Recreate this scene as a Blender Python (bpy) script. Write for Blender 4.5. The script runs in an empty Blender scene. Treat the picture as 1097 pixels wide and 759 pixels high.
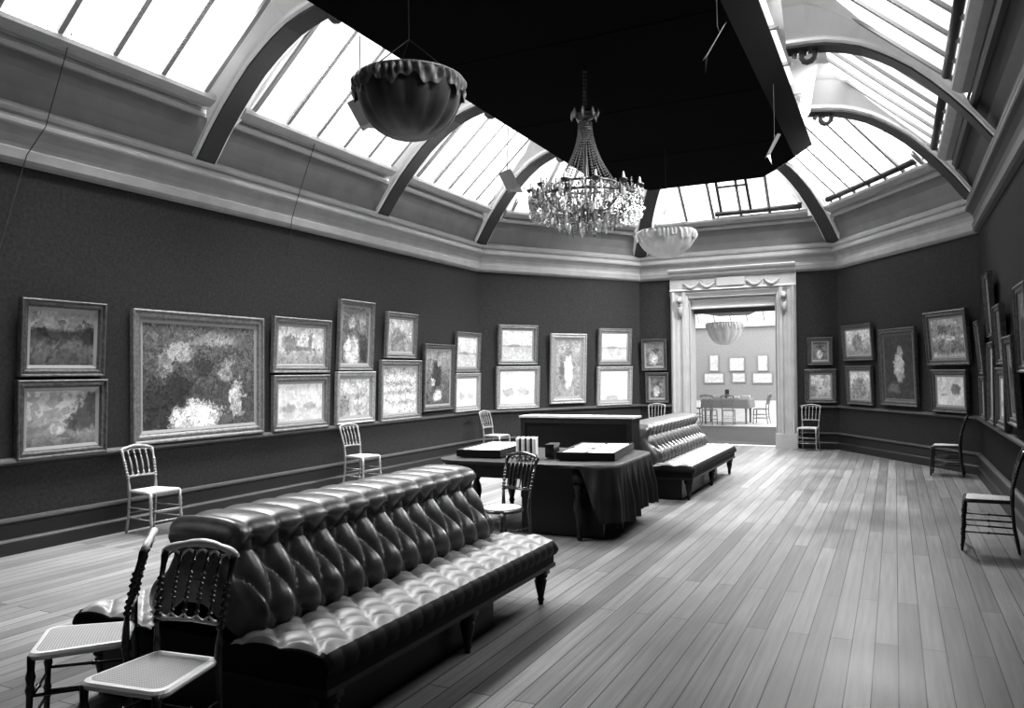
import bpy, bmesh, math, random
from mathutils import Vector, Matrix
random.seed(7)
PI = math.pi
C = bpy.context.scene.collection
sc = bpy.context.scene

# ------------------------------------------------------------------ helpers
def link(o, parent=None):
    C.objects.link(o)
    if parent is not None:
        o.parent = parent
    return o

def obj(name, bm, m, parent=None, smooth=False, loc=None, rot=None):
    bmesh.ops.recalc_face_normals(bm, faces=bm.faces[:])
    me = bpy.data.meshes.new(name)
    bm.to_mesh(me); bm.free()
    if smooth:
        me.polygons.foreach_set('use_smooth', [True] * len(me.polygons))
    for mm in (m if isinstance(m, (list, tuple)) else [m]):
        me.materials.append(mm)
    o = bpy.data.objects.new(name, me)
    if loc is not None: o.location = loc
    if rot is not None: o.rotation_euler = rot
    return link(o, parent)

def empty(name, loc=(0, 0, 0), rz=0.0, parent=None):
    o = bpy.data.objects.new(name, None)
    o.location = loc; o.rotation_euler = (0, 0, rz)
    o.empty_display_size = .1
    return link(o, parent)

def tag(o, label=None, cat=None, group=None, kind=None):
    if label: o['label'] = label
    if cat: o['category'] = cat
    if group: o['group'] = group
    if kind: o['kind'] = kind
    return o

def dup(src, loc=None, rz=None, label=None, group=None):
    def cp(o, parent):
        c = o.copy(); C.objects.link(c); c.parent = parent
        for ch in list(o.children): cp(ch, c)
        return c
    r = cp(src, None)
    if loc is not None: r.location = loc
    if rz is not None: r.rotation_euler = (0, 0, rz)
    if label: r['label'] = label
    if group: r['group'] = group
    return r

def box(bm, x0, x1, y0, y1, z0, z1, M=None):
    co = [(x0,y0,z0),(x1,y0,z0),(x1,y1,z0),(x0,y1,z0),(x0,y0,z1),(x1,y0,z1),(x1,y1,z1),(x0,y1,z1)]
    v = [bm.verts.new(M @ Vector(c) if M else c) for c in co]
    for f in ((3,2,1,0),(4,5,6,7),(0,1,5,4),(1,2,6,5),(2,3,7,6),(3,0,4,7)):
        bm.faces.new([v[i] for i in f])

def tube(bm, pts, rad, seg=8, cap=True):
    pts = [Vector(p) for p in pts]
    n = len(pts)
    if not isinstance(rad, (list, tuple)): rad = [rad] * n
    t0 = (pts[1] - pts[0]).normalized()
    ref = Vector((1, 0, 0)) if abs(t0.x) < .8 else Vector((0, 1, 0))
    nrm = t0.cross(ref).normalized()
    rings = []
    for i, p in enumerate(pts):
        if i == 0: t = pts[1] - pts[0]
        elif i == n - 1: t = pts[-1] - pts[-2]
        else: t = pts[i + 1] - pts[i - 1]
        if t.length < 1e-9: t = t0
        t = t.normalized()
        nrm = (nrm - t * nrm.dot(t))
        nrm = nrm.normalized() if nrm.length > 1e-6 else t.orthogonal().normalized()
        b = t.cross(nrm)
        rings.append([bm.verts.new(p + (nrm * math.cos(2*PI*k/seg) + b * math.sin(2*PI*k/seg)) * rad[i]) for k in range(seg)])
    for i in range(n - 1):
        for k in range(seg):
            bm.faces.new([rings[i][k], rings[i][(k+1) % seg], rings[i+1][(k+1) % seg], rings[i+1][k]])
    if cap:
        bm.faces.new(rings[0][::-1]); bm.faces.new(rings[-1])

def turned(bm, path, prof, seg=8):
    """sweep a turned profile [(t, r)] along a polyline (t in 0..1 of its length)"""
    path = [Vector(p) for p in path]
    L = [0.0]
    for a, b in zip(path, path[1:]): L.append(L[-1] + (b - a).length)
    def at(t):
        d = t * L[-1]
        for i in range(len(path) - 1):
            if d <= L[i+1] + 1e-9:
                k = (d - L[i]) / max(1e-9, L[i+1] - L[i])
                return path[i].lerp(path[i+1], k)
        return path[-1]
    tube(bm, [at(t) for t, r in prof], [r for t, r in prof], seg)

def beads(r0, r1, spots, h=.02):
    """profile of a rod of radius r0 with beads of radius r1 at the given t's"""
    pr = [(0, r0)]
    for s in spots:
        pr += [(s - h, r0), (s - h * .5, r1 * .92), (s, r1), (s + h * .5, r1 * .92), (s + h, r0)]
    pr.append((1, r0))
    return pr

def lathe(bm, prof, seg=24, cx=0, cy=0, wave=None):
    rings = []
    for r, z in prof:
        rings.append([bm.verts.new((cx + r*math.cos(2*PI*k/seg), cy + r*math.sin(2*PI*k/seg), z)) for k in range(seg)])
    for i in range(len(rings) - 1):
        for k in range(seg):
            bm.faces.new([rings[i][k], rings[i][(k+1) % seg], rings[i+1][(k+1) % seg], rings[i+1][k]])
    return rings

def grid(bm, P, closed_v=False):
    """P[i][j] -> points"""
    V = [[bm.verts.new(p) for p in row] for row in P]
    for i in range(len(V) - 1):
        m = len(V[i])
        for j in range(m if closed_v else m - 1):
            bm.faces.new([V[i][j], V[i][(j+1) % m], V[i+1][(j+1) % m], V[i+1][j]])
    return V

def poly(bm, pts):
    return bm.faces.new([bm.verts.new(p) for p in pts])

def prism(bm, pts2, z0, z1):
    a = [bm.verts.new((x, y, z0)) for x, y in pts2]
    b = [bm.verts.new((x, y, z1)) for x, y in pts2]
    bm.faces.new(a[::-1]); bm.faces.new(b)
    n = len(a)
    for i in range(n): bm.faces.new([a[i], a[(i+1) % n], b[(i+1) % n], b[i]])

# ------------------------------------------------------------------ materials (greys: the photograph is monochrome)
def nodes(name):
    m = bpy.data.materials.new(name); m.use_nodes = True
    nt = m.node_tree
    return m, nt, nt.nodes['Principled BSDF']

def math_node(nt, op, a, b=None, c=None, clamp=False):
    n = nt.nodes.new('ShaderNodeMath'); n.operation = op; n.use_clamp = clamp
    for i, v in enumerate((a, b, c)):
        if v is None: continue
        if isinstance(v, (int, float)): n.inputs[i].default_value = v
        else: nt.links.new(v, n.inputs[i])
    return n.outputs[0]

def g(v): return (v, v, v, 1)

def mat(name, v, rough=.6, metal=0.0, var=.0, scale=8.0, bump=0.0, bscale=60.0, spec=.5, coat=0.0, stretch=None):
    m, nt, b = nodes(name)
    b.inputs['Base Color'].default_value = g(v)
    b.inputs['Roughness'].default_value = rough
    b.inputs['Metallic'].default_value = metal
    b.inputs['Specular IOR Level'].default_value = spec
    if coat:
        b.inputs['Coat Weight'].default_value = coat; b.inputs['Coat Roughness'].default_value = .15
    tc = nt.nodes.new('ShaderNodeTexCoord')
    vec = tc.outputs['Object']
    if stretch:
        mp = nt.nodes.new('ShaderNodeMapping'); mp.inputs['Scale'].default_value = stretch
        nt.links.new(vec, mp.inputs['Vector']); vec = mp.outputs['Vector']
    if var:
        nz = nt.nodes.new('ShaderNodeTexNoise'); nz.inputs['Scale'].default_value = scale; nz.inputs['Detail'].default_value = 5
        nt.links.new(vec, nz.inputs['Vector'])
        rp = nt.nodes.new('ShaderNodeValToRGB')
        rp.color_ramp.elements[0].position = .3; rp.color_ramp.elements[1].position = .7
        rp.color_ramp.elements[0].color = g(max(0, v * (1 - var))); rp.color_ramp.elements[1].color = g(min(1, v * (1 + var)))
        nt.links.new(nz.outputs['Fac'], rp.inputs['Fac']); nt.links.new(rp.outputs['Color'], b.inputs['Base Color'])
    if bump:
        nb = nt.nodes.new('ShaderNodeTexNoise'); nb.inputs['Scale'].default_value = bscale; nb.inputs['Detail'].default_value = 4
        nt.links.new(vec, nb.inputs['Vector'])
        bp = nt.nodes.new('ShaderNodeBump'); bp.inputs['Strength'].default_value = bump; bp.inputs['Distance'].default_value = .01
        nt.links.new(nb.outputs['Fac'], bp.inputs['Height']); nt.links.new(bp.outputs['Normal'], b.inputs['Normal'])
    return m

def floor_mat():
    m, nt, b = nodes('floor_boards')
    tc = nt.nodes.new('ShaderNodeTexCoord')
    mp = nt.nodes.new('ShaderNodeMapping'); mp.inputs['Rotation'].default_value = (0, 0, PI / 2)
    nt.links.new(tc.outputs['Object'], mp.inputs['Vector'])
    br = nt.nodes.new('ShaderNodeTexBrick')
    br.offset = .37; br.offset_frequency = 2
    br.inputs['Color1'].default_value = g(.155); br.inputs['Color2'].default_value = g(.275)
    br.inputs['Mortar'].default_value = g(.015)
    br.inputs['Scale'].default_value = 1.0
    br.inputs['Mortar Size'].default_value = .0035; br.inputs['Mortar Smooth'].default_value = .2
    br.inputs['Bias'].default_value = 0.0
    br.inputs['Brick Width'].default_value = 2.6; br.inputs['Row Height'].default_value = .125
    nt.links.new(mp.outputs['Vector'], br.inputs['Vector'])
    mg = nt.nodes.new('ShaderNodeMapping'); mg.inputs['Scale'].default_value = (34, 1.2, 1)
    nt.links.new(tc.outputs['Object'], mg.inputs['Vector'])
    nz = nt.nodes.new('ShaderNodeTexNoise'); nz.inputs['Scale'].default_value = 1.0; nz.inputs['Detail'].default_value = 7
    nt.links.new(mg.outputs['Vector'], nz.inputs['Vector'])
    n2 = nt.nodes.new('ShaderNodeTexNoise'); n2.inputs['Scale'].default_value = .9; n2.inputs['Detail'].default_value = 5
    nt.links.new(tc.outputs['Object'], n2.inputs['Vector'])
    f = math_node(nt, 'MULTIPLY_ADD', nz.outputs['Fac'], .7, .35)
    f2 = math_node(nt, 'MULTIPLY_ADD', n2.outputs['Fac'], 1.1, .45)
    f = math_node(nt, 'MULTIPLY', f, f2)
    mx = nt.nodes.new('ShaderNodeMix'); mx.data_type = 'RGBA'; mx.blend_type = 'MULTIPLY'; mx.inputs['Factor'].default_value = 1
    nt.links.new(br.outputs['Color'], mx.inputs['A'])
    cb = nt.nodes.new('ShaderNodeCombineColor')
    for i in range(3): nt.links.new(f, cb.inputs[i])
    nt.links.new(cb.outputs[0], mx.inputs['B']); nt.links.new(mx.outputs['Result'], b.inputs['Base Color'])
    nt.links.new(math_node(nt, 'MULTIPLY_ADD', n2.outputs['Fac'], .3, .3), b.inputs['Roughness'])
    b.inputs['Specular IOR Level'].default_value = .25
    bp = nt.nodes.new('ShaderNodeBump'); bp.inputs['Strength'].default_value = .25; bp.inputs['Distance'].default_value = .004
    nt.links.new(math_node(nt, 'SUBTRACT', nz.outputs['Fac'], math_node(nt, 'MULTIPLY', br.outputs['Fac'], 3.0)), bp.inputs['Height'])
    nt.links.new(bp.outputs['Normal'], b.inputs['Normal'])
    return m

def cane_mat():
    m, nt, b = nodes('woven_cane')
    tc = nt.nodes.new('ShaderNodeTexCoord')
    w = nt.nodes.new('ShaderNodeTexWave'); w.wave_type = 'BANDS'; w.bands_direction = 'X'; w.inputs['Scale'].default_value = 26
    w2 = nt.nodes.new('ShaderNodeTexWave'); w2.wave_type = 'BANDS'; w2.bands_direction = 'Y'; w2.inputs['Scale'].default_value = 26
    for x in (w, w2): nt.links.new(tc.outputs['Object'], x.inputs['Vector'])
    s = math_node(nt, 'MULTIPLY', w.outputs['Fac'], w2.outputs['Fac'])
    rp = nt.nodes.new('ShaderNodeValToRGB')
    rp.color_ramp.elements[0].color = g(.36); rp.color_ramp.elements[1].color = g(.72)
    nt.links.new(s, rp.inputs['Fac']); nt.links.new(rp.outputs['Color'], b.inputs['Base Color'])
    b.inputs['Roughness'].default_value = .45
    bp = nt.nodes.new('ShaderNodeBump'); bp.inputs['Strength'].default_value = .5; bp.inputs['Distance'].default_value = .004
    nt.links.new(s, bp.inputs['Height']); nt.links.new(bp.outputs['Normal'], b.inputs['Normal'])
    return m

def glass_mat(name, v=.6, haze=.85):
    m = bpy.data.materials.new(name); m.use_nodes = True
    nt = m.node_tree
    for n in list(nt.nodes): nt.nodes.remove(n)
    out = nt.nodes.new('ShaderNodeOutputMaterial')
    # ground glass under a white sky: passes light and glows evenly itself
    tr = nt.nodes.new('ShaderNodeBsdfTransparent'); tr.inputs[0].default_value = g(v)
    em = nt.nodes.new('ShaderNodeEmission'); em.inputs[0].default_value = (1, 1, 1, 1); em.inputs[1].default_value = haze
    ad = nt.nodes.new('ShaderNodeAddShader')
    nt.links.new(tr.outputs[0], ad.inputs[0]); nt.links.new(em.outputs[0], ad.inputs[1]); nt.links.new(ad.outputs[0], out.inputs[0])
    return m

def canvas_mat(name, bands, blobs=(), brush=.25, scale=9.0, warp=.08, seed=0.0):
    """plain painted picture: bands [(height, tone)] and soft patches [(x, z, rx, rz, tone)], broken up by brushwork"""
    m, nt, b = nodes(name)
    tc = nt.nodes.new('ShaderNodeTexCoord')
    sp = nt.nodes.new('ShaderNodeSeparateXYZ'); nt.links.new(tc.outputs['Generated'], sp.inputs[0])
    mp = nt.nodes.new('ShaderNodeMapping'); mp.inputs['Location'].default_value = (seed, seed * .7, seed * 1.3)
    nt.links.new(tc.outputs['Object'], mp.inputs['Vector'])
    def noise(s, d):
        n = nt.nodes.new('ShaderNodeTexNoise'); n.inputs['Scale'].default_value = s; n.inputs['Detail'].default_value = d
        nt.links.new(mp.outputs['Vector'], n.inputs['Vector']); return n.outputs['Fac']
    n1 = noise(scale * .45, 3); n2 = noise(scale * 2.6, 4); n3 = noise(scale * .8, 4)
    zz = math_node(nt, 'MULTIPLY_ADD', math_node(nt, 'SUBTRACT', n1, .5), warp * 4, sp.outputs['Z'])
    zz = math_node(nt, 'MULTIPLY_ADD', math_node(nt, 'SUBTRACT', n2, .5), warp * 1.6, zz)
    xx = math_node(nt, 'MULTIPLY_ADD', math_node(nt, 'SUBTRACT', n3, .5), warp * 4.5, sp.outputs['X'])
    rp = nt.nodes.new('ShaderNodeValToRGB'); cr = rp.color_ramp
    while len(cr.elements) < len(bands): cr.elements.new(.5)
    for e, (p, v) in zip(cr.elements, bands): e.position = p; e.color = g(v)
    nt.links.new(zz, rp.inputs['Fac'])
    cur = rp.outputs['Color']
    for (bx, bz, rx, rz, v) in blobs:
        dx = math_node(nt, 'DIVIDE', math_node(nt, 'SUBTRACT', xx, bx), rx)
        dz = math_node(nt, 'DIVIDE', math_node(nt, 'SUBTRACT', zz, bz), rz)
        d = math_node(nt, 'ADD', math_node(nt, 'MULTIPLY', dx, dx), math_node(nt, 'MULTIPLY', dz, dz))
        d = math_node(nt, 'ADD', d, math_node(nt, 'MULTIPLY', math_node(nt, 'SUBTRACT', n2, .5), 2.4))
        fac = math_node(nt, 'MULTIPLY_ADD', d, -1.3, 1.75, clamp=True)
        mx = nt.nodes.new('ShaderNodeMix'); mx.data_type = 'RGBA'
        nt.links.new(fac, mx.inputs['Factor']); nt.links.new(cur, mx.inputs['A']); mx.inputs['B'].default_value = g(v)
        cur = mx.outputs['Result']
    vo = nt.nodes.new('ShaderNodeTexVoronoi'); vo.inputs['Scale'].default_value = scale * 1.5
    wv = nt.nodes.new('ShaderNodeVectorMath'); wv.operation = 'MULTIPLY_ADD'
    nzc = nt.nodes.new('ShaderNodeTexNoise'); nzc.inputs['Scale'].default_value = scale; nzc.inputs['Detail'].default_value = 3
    nt.links.new(mp.outputs['Vector'], nzc.inputs['Vector'])
    nt.links.new(nzc.outputs['Color'], wv.inputs[0]); wv.inputs[1].default_value = (.35, .35, .35); nt.links.new(mp.outputs['Vector'], wv.inputs[2])
    nt.links.new(wv.outputs[0], vo.inputs['Vector'])
    bw = nt.nodes.new('ShaderNodeRGBToBW'); nt.links.new(vo.outputs['Color'], bw.inputs[0])
    daub = math_node(nt, 'MULTIPLY_ADD', math_node(nt, 'SUBTRACT', bw.outputs[0], .5), brush * 3.6, 1.0)
    br = math_node(nt, 'MULTIPLY_ADD', math_node(nt, 'SUBTRACT', n2, .5), brush * 3.2, 1.0)
    br = math_node(nt, 'MAXIMUM', math_node(nt, 'MULTIPLY', br, daub), .12)
    cb = nt.nodes.new('ShaderNodeCombineColor')
    for i in range(3): nt.links.new(br, cb.inputs[i])
    mm = nt.nodes.new('ShaderNodeMix'); mm.data_type = 'RGBA'; mm.blend_type = 'MULTIPLY'; mm.inputs['Factor'].default_value = 1
    nt.links.new(cur, mm.inputs['A']); nt.links.new(cb.outputs[0], mm.inputs['B'])
    nt.links.new(mm.outputs['Result'], b.inputs['Base Color'])
    b.inputs['Roughness'].default_value = .55
    return m

def pages_mat(name, lo=.05, hi=.75, sc_=40.0, axis='X'):
    m, nt, b = nodes(name)
    tc = nt.nodes.new('ShaderNodeTexCoord')
    w = nt.nodes.new('ShaderNodeTexWave'); w.bands_direction = axis; w.inputs['Scale'].default_value = sc_; w.inputs['Distortion'].default_value = .6
    nt.links.new(tc.outputs['Object'], w.inputs['Vector'])
    rp = nt.nodes.new('ShaderNodeValToRGB'); rp.color_ramp.elements[0].color = g(lo); rp.color_ramp.elements[1].color = g(hi)
    nt.links.new(w.outputs['Fac'], rp.inputs['Fac']); nt.links.new(rp.outputs['Color'], b.inputs['Base Color'])
    return m

WALL = mat('dark_wall_cloth', .042, .75, var=.22, scale=30, bump=.15, bscale=140, spec=.08)
RAIL = mat('dark_painted_rail', .07, .4, spec=.5)
BASE = mat('dark_baseboard', .022, .45)
PLASTER = mat('white_plaster', .82, .7, var=.04, scale=3)
CORN = mat('cornice_paint', .34, .6, var=.08, scale=4)
SOFF = mat('shaded_soffit_paint', .045, .6)  # shade under the ribs put into the colour; scrolls share it
DOORP = mat('door_surround_paint', .40, .6, var=.08, scale=5)
COVE = mat('cove_paint', .19, .7, var=.1, scale=3)
FLOORM = floor_mat()
LEATHER = mat('black_buttoned_leather', .085, .33, var=.3, scale=14, bump=.12, bscale=220, spec=.75)
SEATL = mat('worn_buttoned_leather', .30, .42, var=.25, scale=10, bump=.12, bscale=220, spec=.6)
LEATHER2 = mat('black_leather_apron_and_shade', .010, .6, spec=.2)
DARKWOOD = mat('dark_wood', .018, .42, var=.3, scale=10, spec=.4)
BLACKWOOD = mat('black_lacquer', .010, .35, spec=.4)
GILTP = mat('lit_gilt_rail', .85, .35, metal=.1)  # gilt with the light from above put into the colour
GILT = mat('gilt_chair_frame', .32, .35, metal=.15, var=.15, scale=20)
GILTD = mat('dark_chair_frame', .085, .22, metal=.6, var=.3, scale=30)
CANE = cane_mat()
GLASS = glass_mat('skylight_glass')
BAR = mat('glazing_bar_paint', .22, .6)
VELUM = mat('black_velarium_cloth', .006, .95, spec=.05)
VELUMS = mat('black_velarium_skirt', .012, .95, spec=.05)
BRASS = mat('dark_bronze', .12, .35, metal=.8)
CRYSTAL = mat('cut_crystal', .68, .12, metal=.7)
CRYST2 = mat('white_crystal', .9, .25)
SHADE = mat('pleated_grey_silk', .12, .38, var=.15, scale=6, bump=.1, bscale=40, spec=.4)
SHADEP = mat('pale_pleated_silk', .62, .5, var=.1, scale=6)
RUFF = mat('pale_ruffle', .22, .4, var=.7, scale=16)
TIN = mat('grey_tin', .30, .5, metal=.2)
TIND = mat('dark_grey_tin', .10, .5, metal=.2)
CORD = mat('cord', .05, .8)
PAPER = mat('white_paper', .82, .6, var=.06, scale=10)
CLOTH = mat('black_tablecloth', .013, .55, var=.3, scale=8, spec=.5)
CARPET = mat('grey_carpet', .075, .95, var=.25, scale=25)
WALL2 = mat('pale_wall_cloth', .34, .8, var=.08, scale=12)
BLIND = mat('dark_roller_blind', .03, .7)
GREYW = mat('grey_wood', .26, .5, var=.2, scale=12)
FR = [mat('gilt_frame_mid', .20, .38, metal=.25, var=.3, scale=26, bump=.4, bscale=90),
      mat('gilt_frame_dark', .12, .38, metal=.25, var=.35, scale=26, bump=.4, bscale=90),
      mat('gilt_frame_pale', .34, .42, metal=.15, var=.25, scale=26, bump=.4, bscale=90)]
SLIP = mat('pale_inner_slip', .30, .45, metal=.1)
SLIPD = mat('dark_inner_slip', .10, .5)

# ------------------------------------------------------------------ room plan
XL, XR, YN = -7.53, 1.166, -3.0
YC, YE = 13.93, 17.49
EX0, EX1 = -5.24, -1.04
CX = (XL + XR) / 2
PLAN = [Vector(p) for p in ((XL, YN), (XL, YC), (EX0, YE), (EX1, YE), (XR, YC), (XR, YN))]
SEG = []
for a, b in zip(PLAN, PLAN[1:]):
    u = (b - a).normalized()
    SEG.append((a, b, u, Vector((u.y, -u.x))))     # n points into the room

def inset(d):
    out = [SEG[0][0] + SEG[0][3] * d]
    for s, t in zip(SEG, SEG[1:]):
        n1, n2 = s[3], t[3]
        c1, c2 = n1.dot(s[0]) + d, n2.dot(t[0]) + d
        det = n1.x * n2.y - n1.y * n2.x
        out.append(Vector(((c1 * n2.y - c2 * n1.y) / det, (n1.x * c2 - n2.x * c1) / det)))
    out.append(SEG[-1][1] + SEG[-1][3] * d)
    return out

CORN_SHADE = mat('shaded_cornice_paint', .10, .6)  # cornice copy with the right side's shade put into the colour
COVE_SHADE = mat('shaded_cove_paint', .045, .7)  # cove copy, shade of the right side painted in
WALL_SHADE = mat('shaded_wall_cloth', .024, .8, var=.2, scale=30, spec=.08)  # right wall: same cloth, its shade painted into the tone
def sweep(name, prof, m, seg=None, smooth=False, parent=None):
    """moulding swept along the room plan; seg = (first, last) plan points"""
    bm = bmesh.new()
    i0, i1 = seg or (0, 5)
    rows = []
    for d, z in prof:
        pts = inset(d)[i0:i1 + 1]
        rows.append([(p.x, p.y, z) for p in pts])
    grid(bm, rows)
    o = obj(name, bm, m, parent, smooth)
    o['kind'] = 'structure'
    return o

def struct(name, bm, m, parent=None, smooth=False):
    o = obj(name, bm, m, parent, smooth)
    if parent is None: o['kind'] = 'structure'
    return o

# floor
bm = bmesh.new(); box(bm, -12.5, 6, -4, YE + .25, -.12, 0); struct('floor', bm, FLOORM)
bm = bmesh.new(); box(bm, -12.5, 6, YE + .25, 46.5, -.12, 0); struct('floor_beyond', bm, mat('glare_pale_floor', .55, .5, var=.15, scale=3))  # skylight glare on this floor put into its pale colour
# walls
SIDES = ['left', 'chamfer_left', 'end', 'chamfer_right', 'right']
ZT = 4.28
DX0, DX1, DZ = -4.10, -2.26, 3.32
for (a, b, u, n), s in zip(SEG, SIDES):
    bm = bmesh.new()
    def wallbox(p, q, z0, z1, th=.14):
        o1, o2 = p - n * th, q - n * th
        prism(bm, [(p.x, p.y), (q.x, q.y), (o2.x, o2.y), (o1.x, o1.y)], z0, z1)
    if s == 'end':
        wallbox(a, Vector((DX0, YE)), 0, ZT); wallbox(Vector((DX1, YE)), b, 0, ZT)
        wallbox(Vector((DX0, YE)), Vector((DX1, YE)), DZ, ZT)
    else:
        wallbox(a, b, 0, ZT)
    struct('wall_' + s, bm, WALL_SHADE if s == 'right' else WALL)
bm = bmesh.new(); box(bm, XL - .14, XR + .14, YN - .15, YN, 0, 7); struct('wall_near', bm, WALL)
# baseboard, rail, cornice, cove
def broken(name, prof, m):
    """same moulding, interrupted by the doorway"""
    for k, (i0, i1) in enumerate(((0, 2), (3, 5))):
        bm = bmesh.new()
        rows = []
        for d, z in prof:
            pts = inset(d)[i0:i1 + 1]
            if k == 0: pts = pts + [Vector((-4.47, YE - d))]
            else: pts = [Vector((-1.80, YE - d))] + pts
            rows.append([(p.x, p.y, z) for p in pts])
        grid(bm, rows)
        struct(name + ('_left' if k == 0 else '_right'), bm, m)
broken('baseboard', [(.002, .34), (.02, .335), (.05, .32), (.055, .30), (.045, .29), (.03, .28), (.028, .15), (.05, .13), (.055, .12), (.055, 0)], BASE)
broken('trim_baseboard_cap', [(.003, .345), (.03, .345), (.06, .335), (.065, .315), (.056, .305), (.03, .30)], RAIL)
broken('trim_rail', [(.002, .91), (.03, .905), (.055, .885), (.06, .865), (.045, .85), (.02, .84), (.002, .83)], RAIL)
for nm_, m_, sg_ in (('trim_cornice', CORN, (0, 4)), ('trim_cornice_right', CORN_SHADE, (4, 5))):
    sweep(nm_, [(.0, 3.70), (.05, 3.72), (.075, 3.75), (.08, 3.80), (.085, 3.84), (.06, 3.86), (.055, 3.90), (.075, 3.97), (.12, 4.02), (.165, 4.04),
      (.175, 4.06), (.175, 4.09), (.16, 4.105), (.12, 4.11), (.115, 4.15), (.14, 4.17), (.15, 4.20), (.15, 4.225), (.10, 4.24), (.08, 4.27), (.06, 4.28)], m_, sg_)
for nm_, m_, sg_ in (('trim_cove', COVE, (0, 4)), ('trim_cove_right', COVE_SHADE, (4, 5))):
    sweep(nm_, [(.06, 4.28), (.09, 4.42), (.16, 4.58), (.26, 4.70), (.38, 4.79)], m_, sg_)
for nm_, m_, sg_ in (('trim_cove_bead', CORN, (0, 4)), ('trim_cove_bead_right', CORN_SHADE, (4, 5))):
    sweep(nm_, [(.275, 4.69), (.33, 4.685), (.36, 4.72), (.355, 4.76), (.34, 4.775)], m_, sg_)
# ------------------------------------------------------------------ skylight: ribs, sills, bays
ZS, SI, ZTOP, TI = 4.90, .52, 6.24, 2.03
SLOPE = (ZTOP - ZS) / (TI - SI)
def zg(d): return ZS + (d - SI) * SLOPE
SOFFIT = [(.10, 4.20), (.17, 4.29), (.34, 4.52), (.55, 4.77), (.75, 4.98), (.95, 5.17), (1.15, 5.32), (1.3, 5.42), (1.5, 5.53), (1.7, 5.60), (1.9, 5.65), (2.1, 5.67), (2.35, 5.68)]
def hip(k):
    """centre line of the rib standing at plan corner k"""
    def H(d):
        return inset(d)[k]
    p0, p1 = H(0), H(1)
    r = (p1 - p0).normalized()
    return H, Vector((-r.y, r.x))
def straight(side, Y):
    def H(d):
        return Vector((XL + d, Y)) if side == 'L' else Vector((XR - d, Y))
    return H, Vector((0, 1))
RIBS = [('straight', 'L', 3.25), ('straight', 'L', 6.9), ('straight', 'L', 10.55), ('hip', 1), ('hip', 2), ('hip', 3), ('hip', 4),
        ('straight', 'R', 10.55), ('straight', 'R', 6.9), ('straight', 'R', 3.25)]
SW, GW = .135, .33
for r in RIBS:
    H, t = (straight(r[1], r[2]) if r[0] == 'straight' else hip(r[1]))
    bm = bmesh.new()
    rows = []
    for d, z in SOFFIT:
        p = H(d)
        dd = min(d, TI)
        zt = zg(max(dd, SI)) + .05 if d >= SI * .9 else 4.30 + (d - .1) * 1.2
        q = H(dd)
        g0, g1 = p - t * GW, p + t * GW
        s0, s1 = p - t * SW, p + t * SW
        zt = max(zt, z + .08)
        sp = SW + .06 + (zt - z) * 1.05                     # the plaster splays outwards up to the glass
        if d < SI: sp = SW + .03
        side = [(sp, zt), (SW + .05 + (sp - SW - .05) * .62, z + .10 + (zt - z - .10) * .60), (SW + .05 + (sp - SW - .05) * .55, z + .10 + (zt - z - .10) * .56 - .012),
                (SW + .05 + (sp - SW - .05) * .50, z + .10 + (zt - z - .10) * .50), (SW + .05, z + .10), (SW + .04, z + .085), (SW + .04, z + .05), (SW, z + .03), (SW, z)]
        rows.append([(p.x - t.x * o_, p.y - t.y * o_, zz) for o_, zz in side] + [(p.x + t.x * o_, p.y + t.y * o_, zz) for o_, zz in side[::-1]])
    grid(bm, rows)
    bm.faces.ensure_lookup_table()
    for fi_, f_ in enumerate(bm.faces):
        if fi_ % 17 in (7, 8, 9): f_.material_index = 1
    e = empty('trim_rib'); e['kind'] = 'structure'
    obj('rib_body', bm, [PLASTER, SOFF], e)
    # scroll at the upper end of the rib
    bm = bmesh.new()
    p = H(2.12); q = H(2.4); rr = (q - p).normalized()
    pts = []
    for k in range(15):
        a = k / 14 * 2.6 * PI
        rad = .15 * (1 - k / 18)
        c = p + rr * (rad * math.cos(a))
        pts.append((c.x, c.y, 5.60 + rad * math.sin(a)))
    tube(bm, pts, .035, 6)
    obj('scroll', bm, SOFF, e)

def segframe(k):
    a, b, u, n = SEG[k]
    return a, u, n
def pt(k, s, d, z):
    a, u, n = segframe(k)
    p = a + u * s + n * d
    return Vector((p.x, p.y, z))
def hip_s(k, end, d):
    """s along wall k where the hip at its start (end=0) or end (end=1) lies, at inset d"""
    a, u, n = segframe(k)
    return (inset(d)[k + end] - a).dot(u)

BAYS = []          # (wall, s range at the sill, s range at the top)
def add_bay(k, s0b, s1b, s0t, s1t): BAYS.append((k, s0b, s1b, s0t, s1t))
def Ls(Y): return Y - YN
for y0, y1 in ((3.25, 6.9), (6.9, 10.55)):
    add_bay(0, Ls(y0) + GW, Ls(y1) - GW, Ls(y0) + GW, Ls(y1) - GW)
add_bay(0, Ls(10.55) + GW, hip_s(0, 1, SI) - GW, Ls(10.55) + GW, hip_s(0, 1, TI) - GW)
for k in (1, 2, 3):
    add_bay(k, hip_s(k, 0, SI) + GW, hip_s(k, 1, SI) - GW, hip_s(k, 0, TI) + GW * .9, hip_s(k, 1, TI) - GW * .9)
def Rs(Y): return YC - Y
add_bay(4, hip_s(4, 0, SI) + GW, Rs(10.55) - GW, hip_s(4, 0, TI) + GW, Rs(10.55) - GW)
for y1, y0 in ((10.55, 6.9), (6.9, 3.25)):
    add_bay(4, Rs(y1) + GW, Rs(y0) - GW, Rs(y1) + GW, Rs(y0) - GW)

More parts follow.
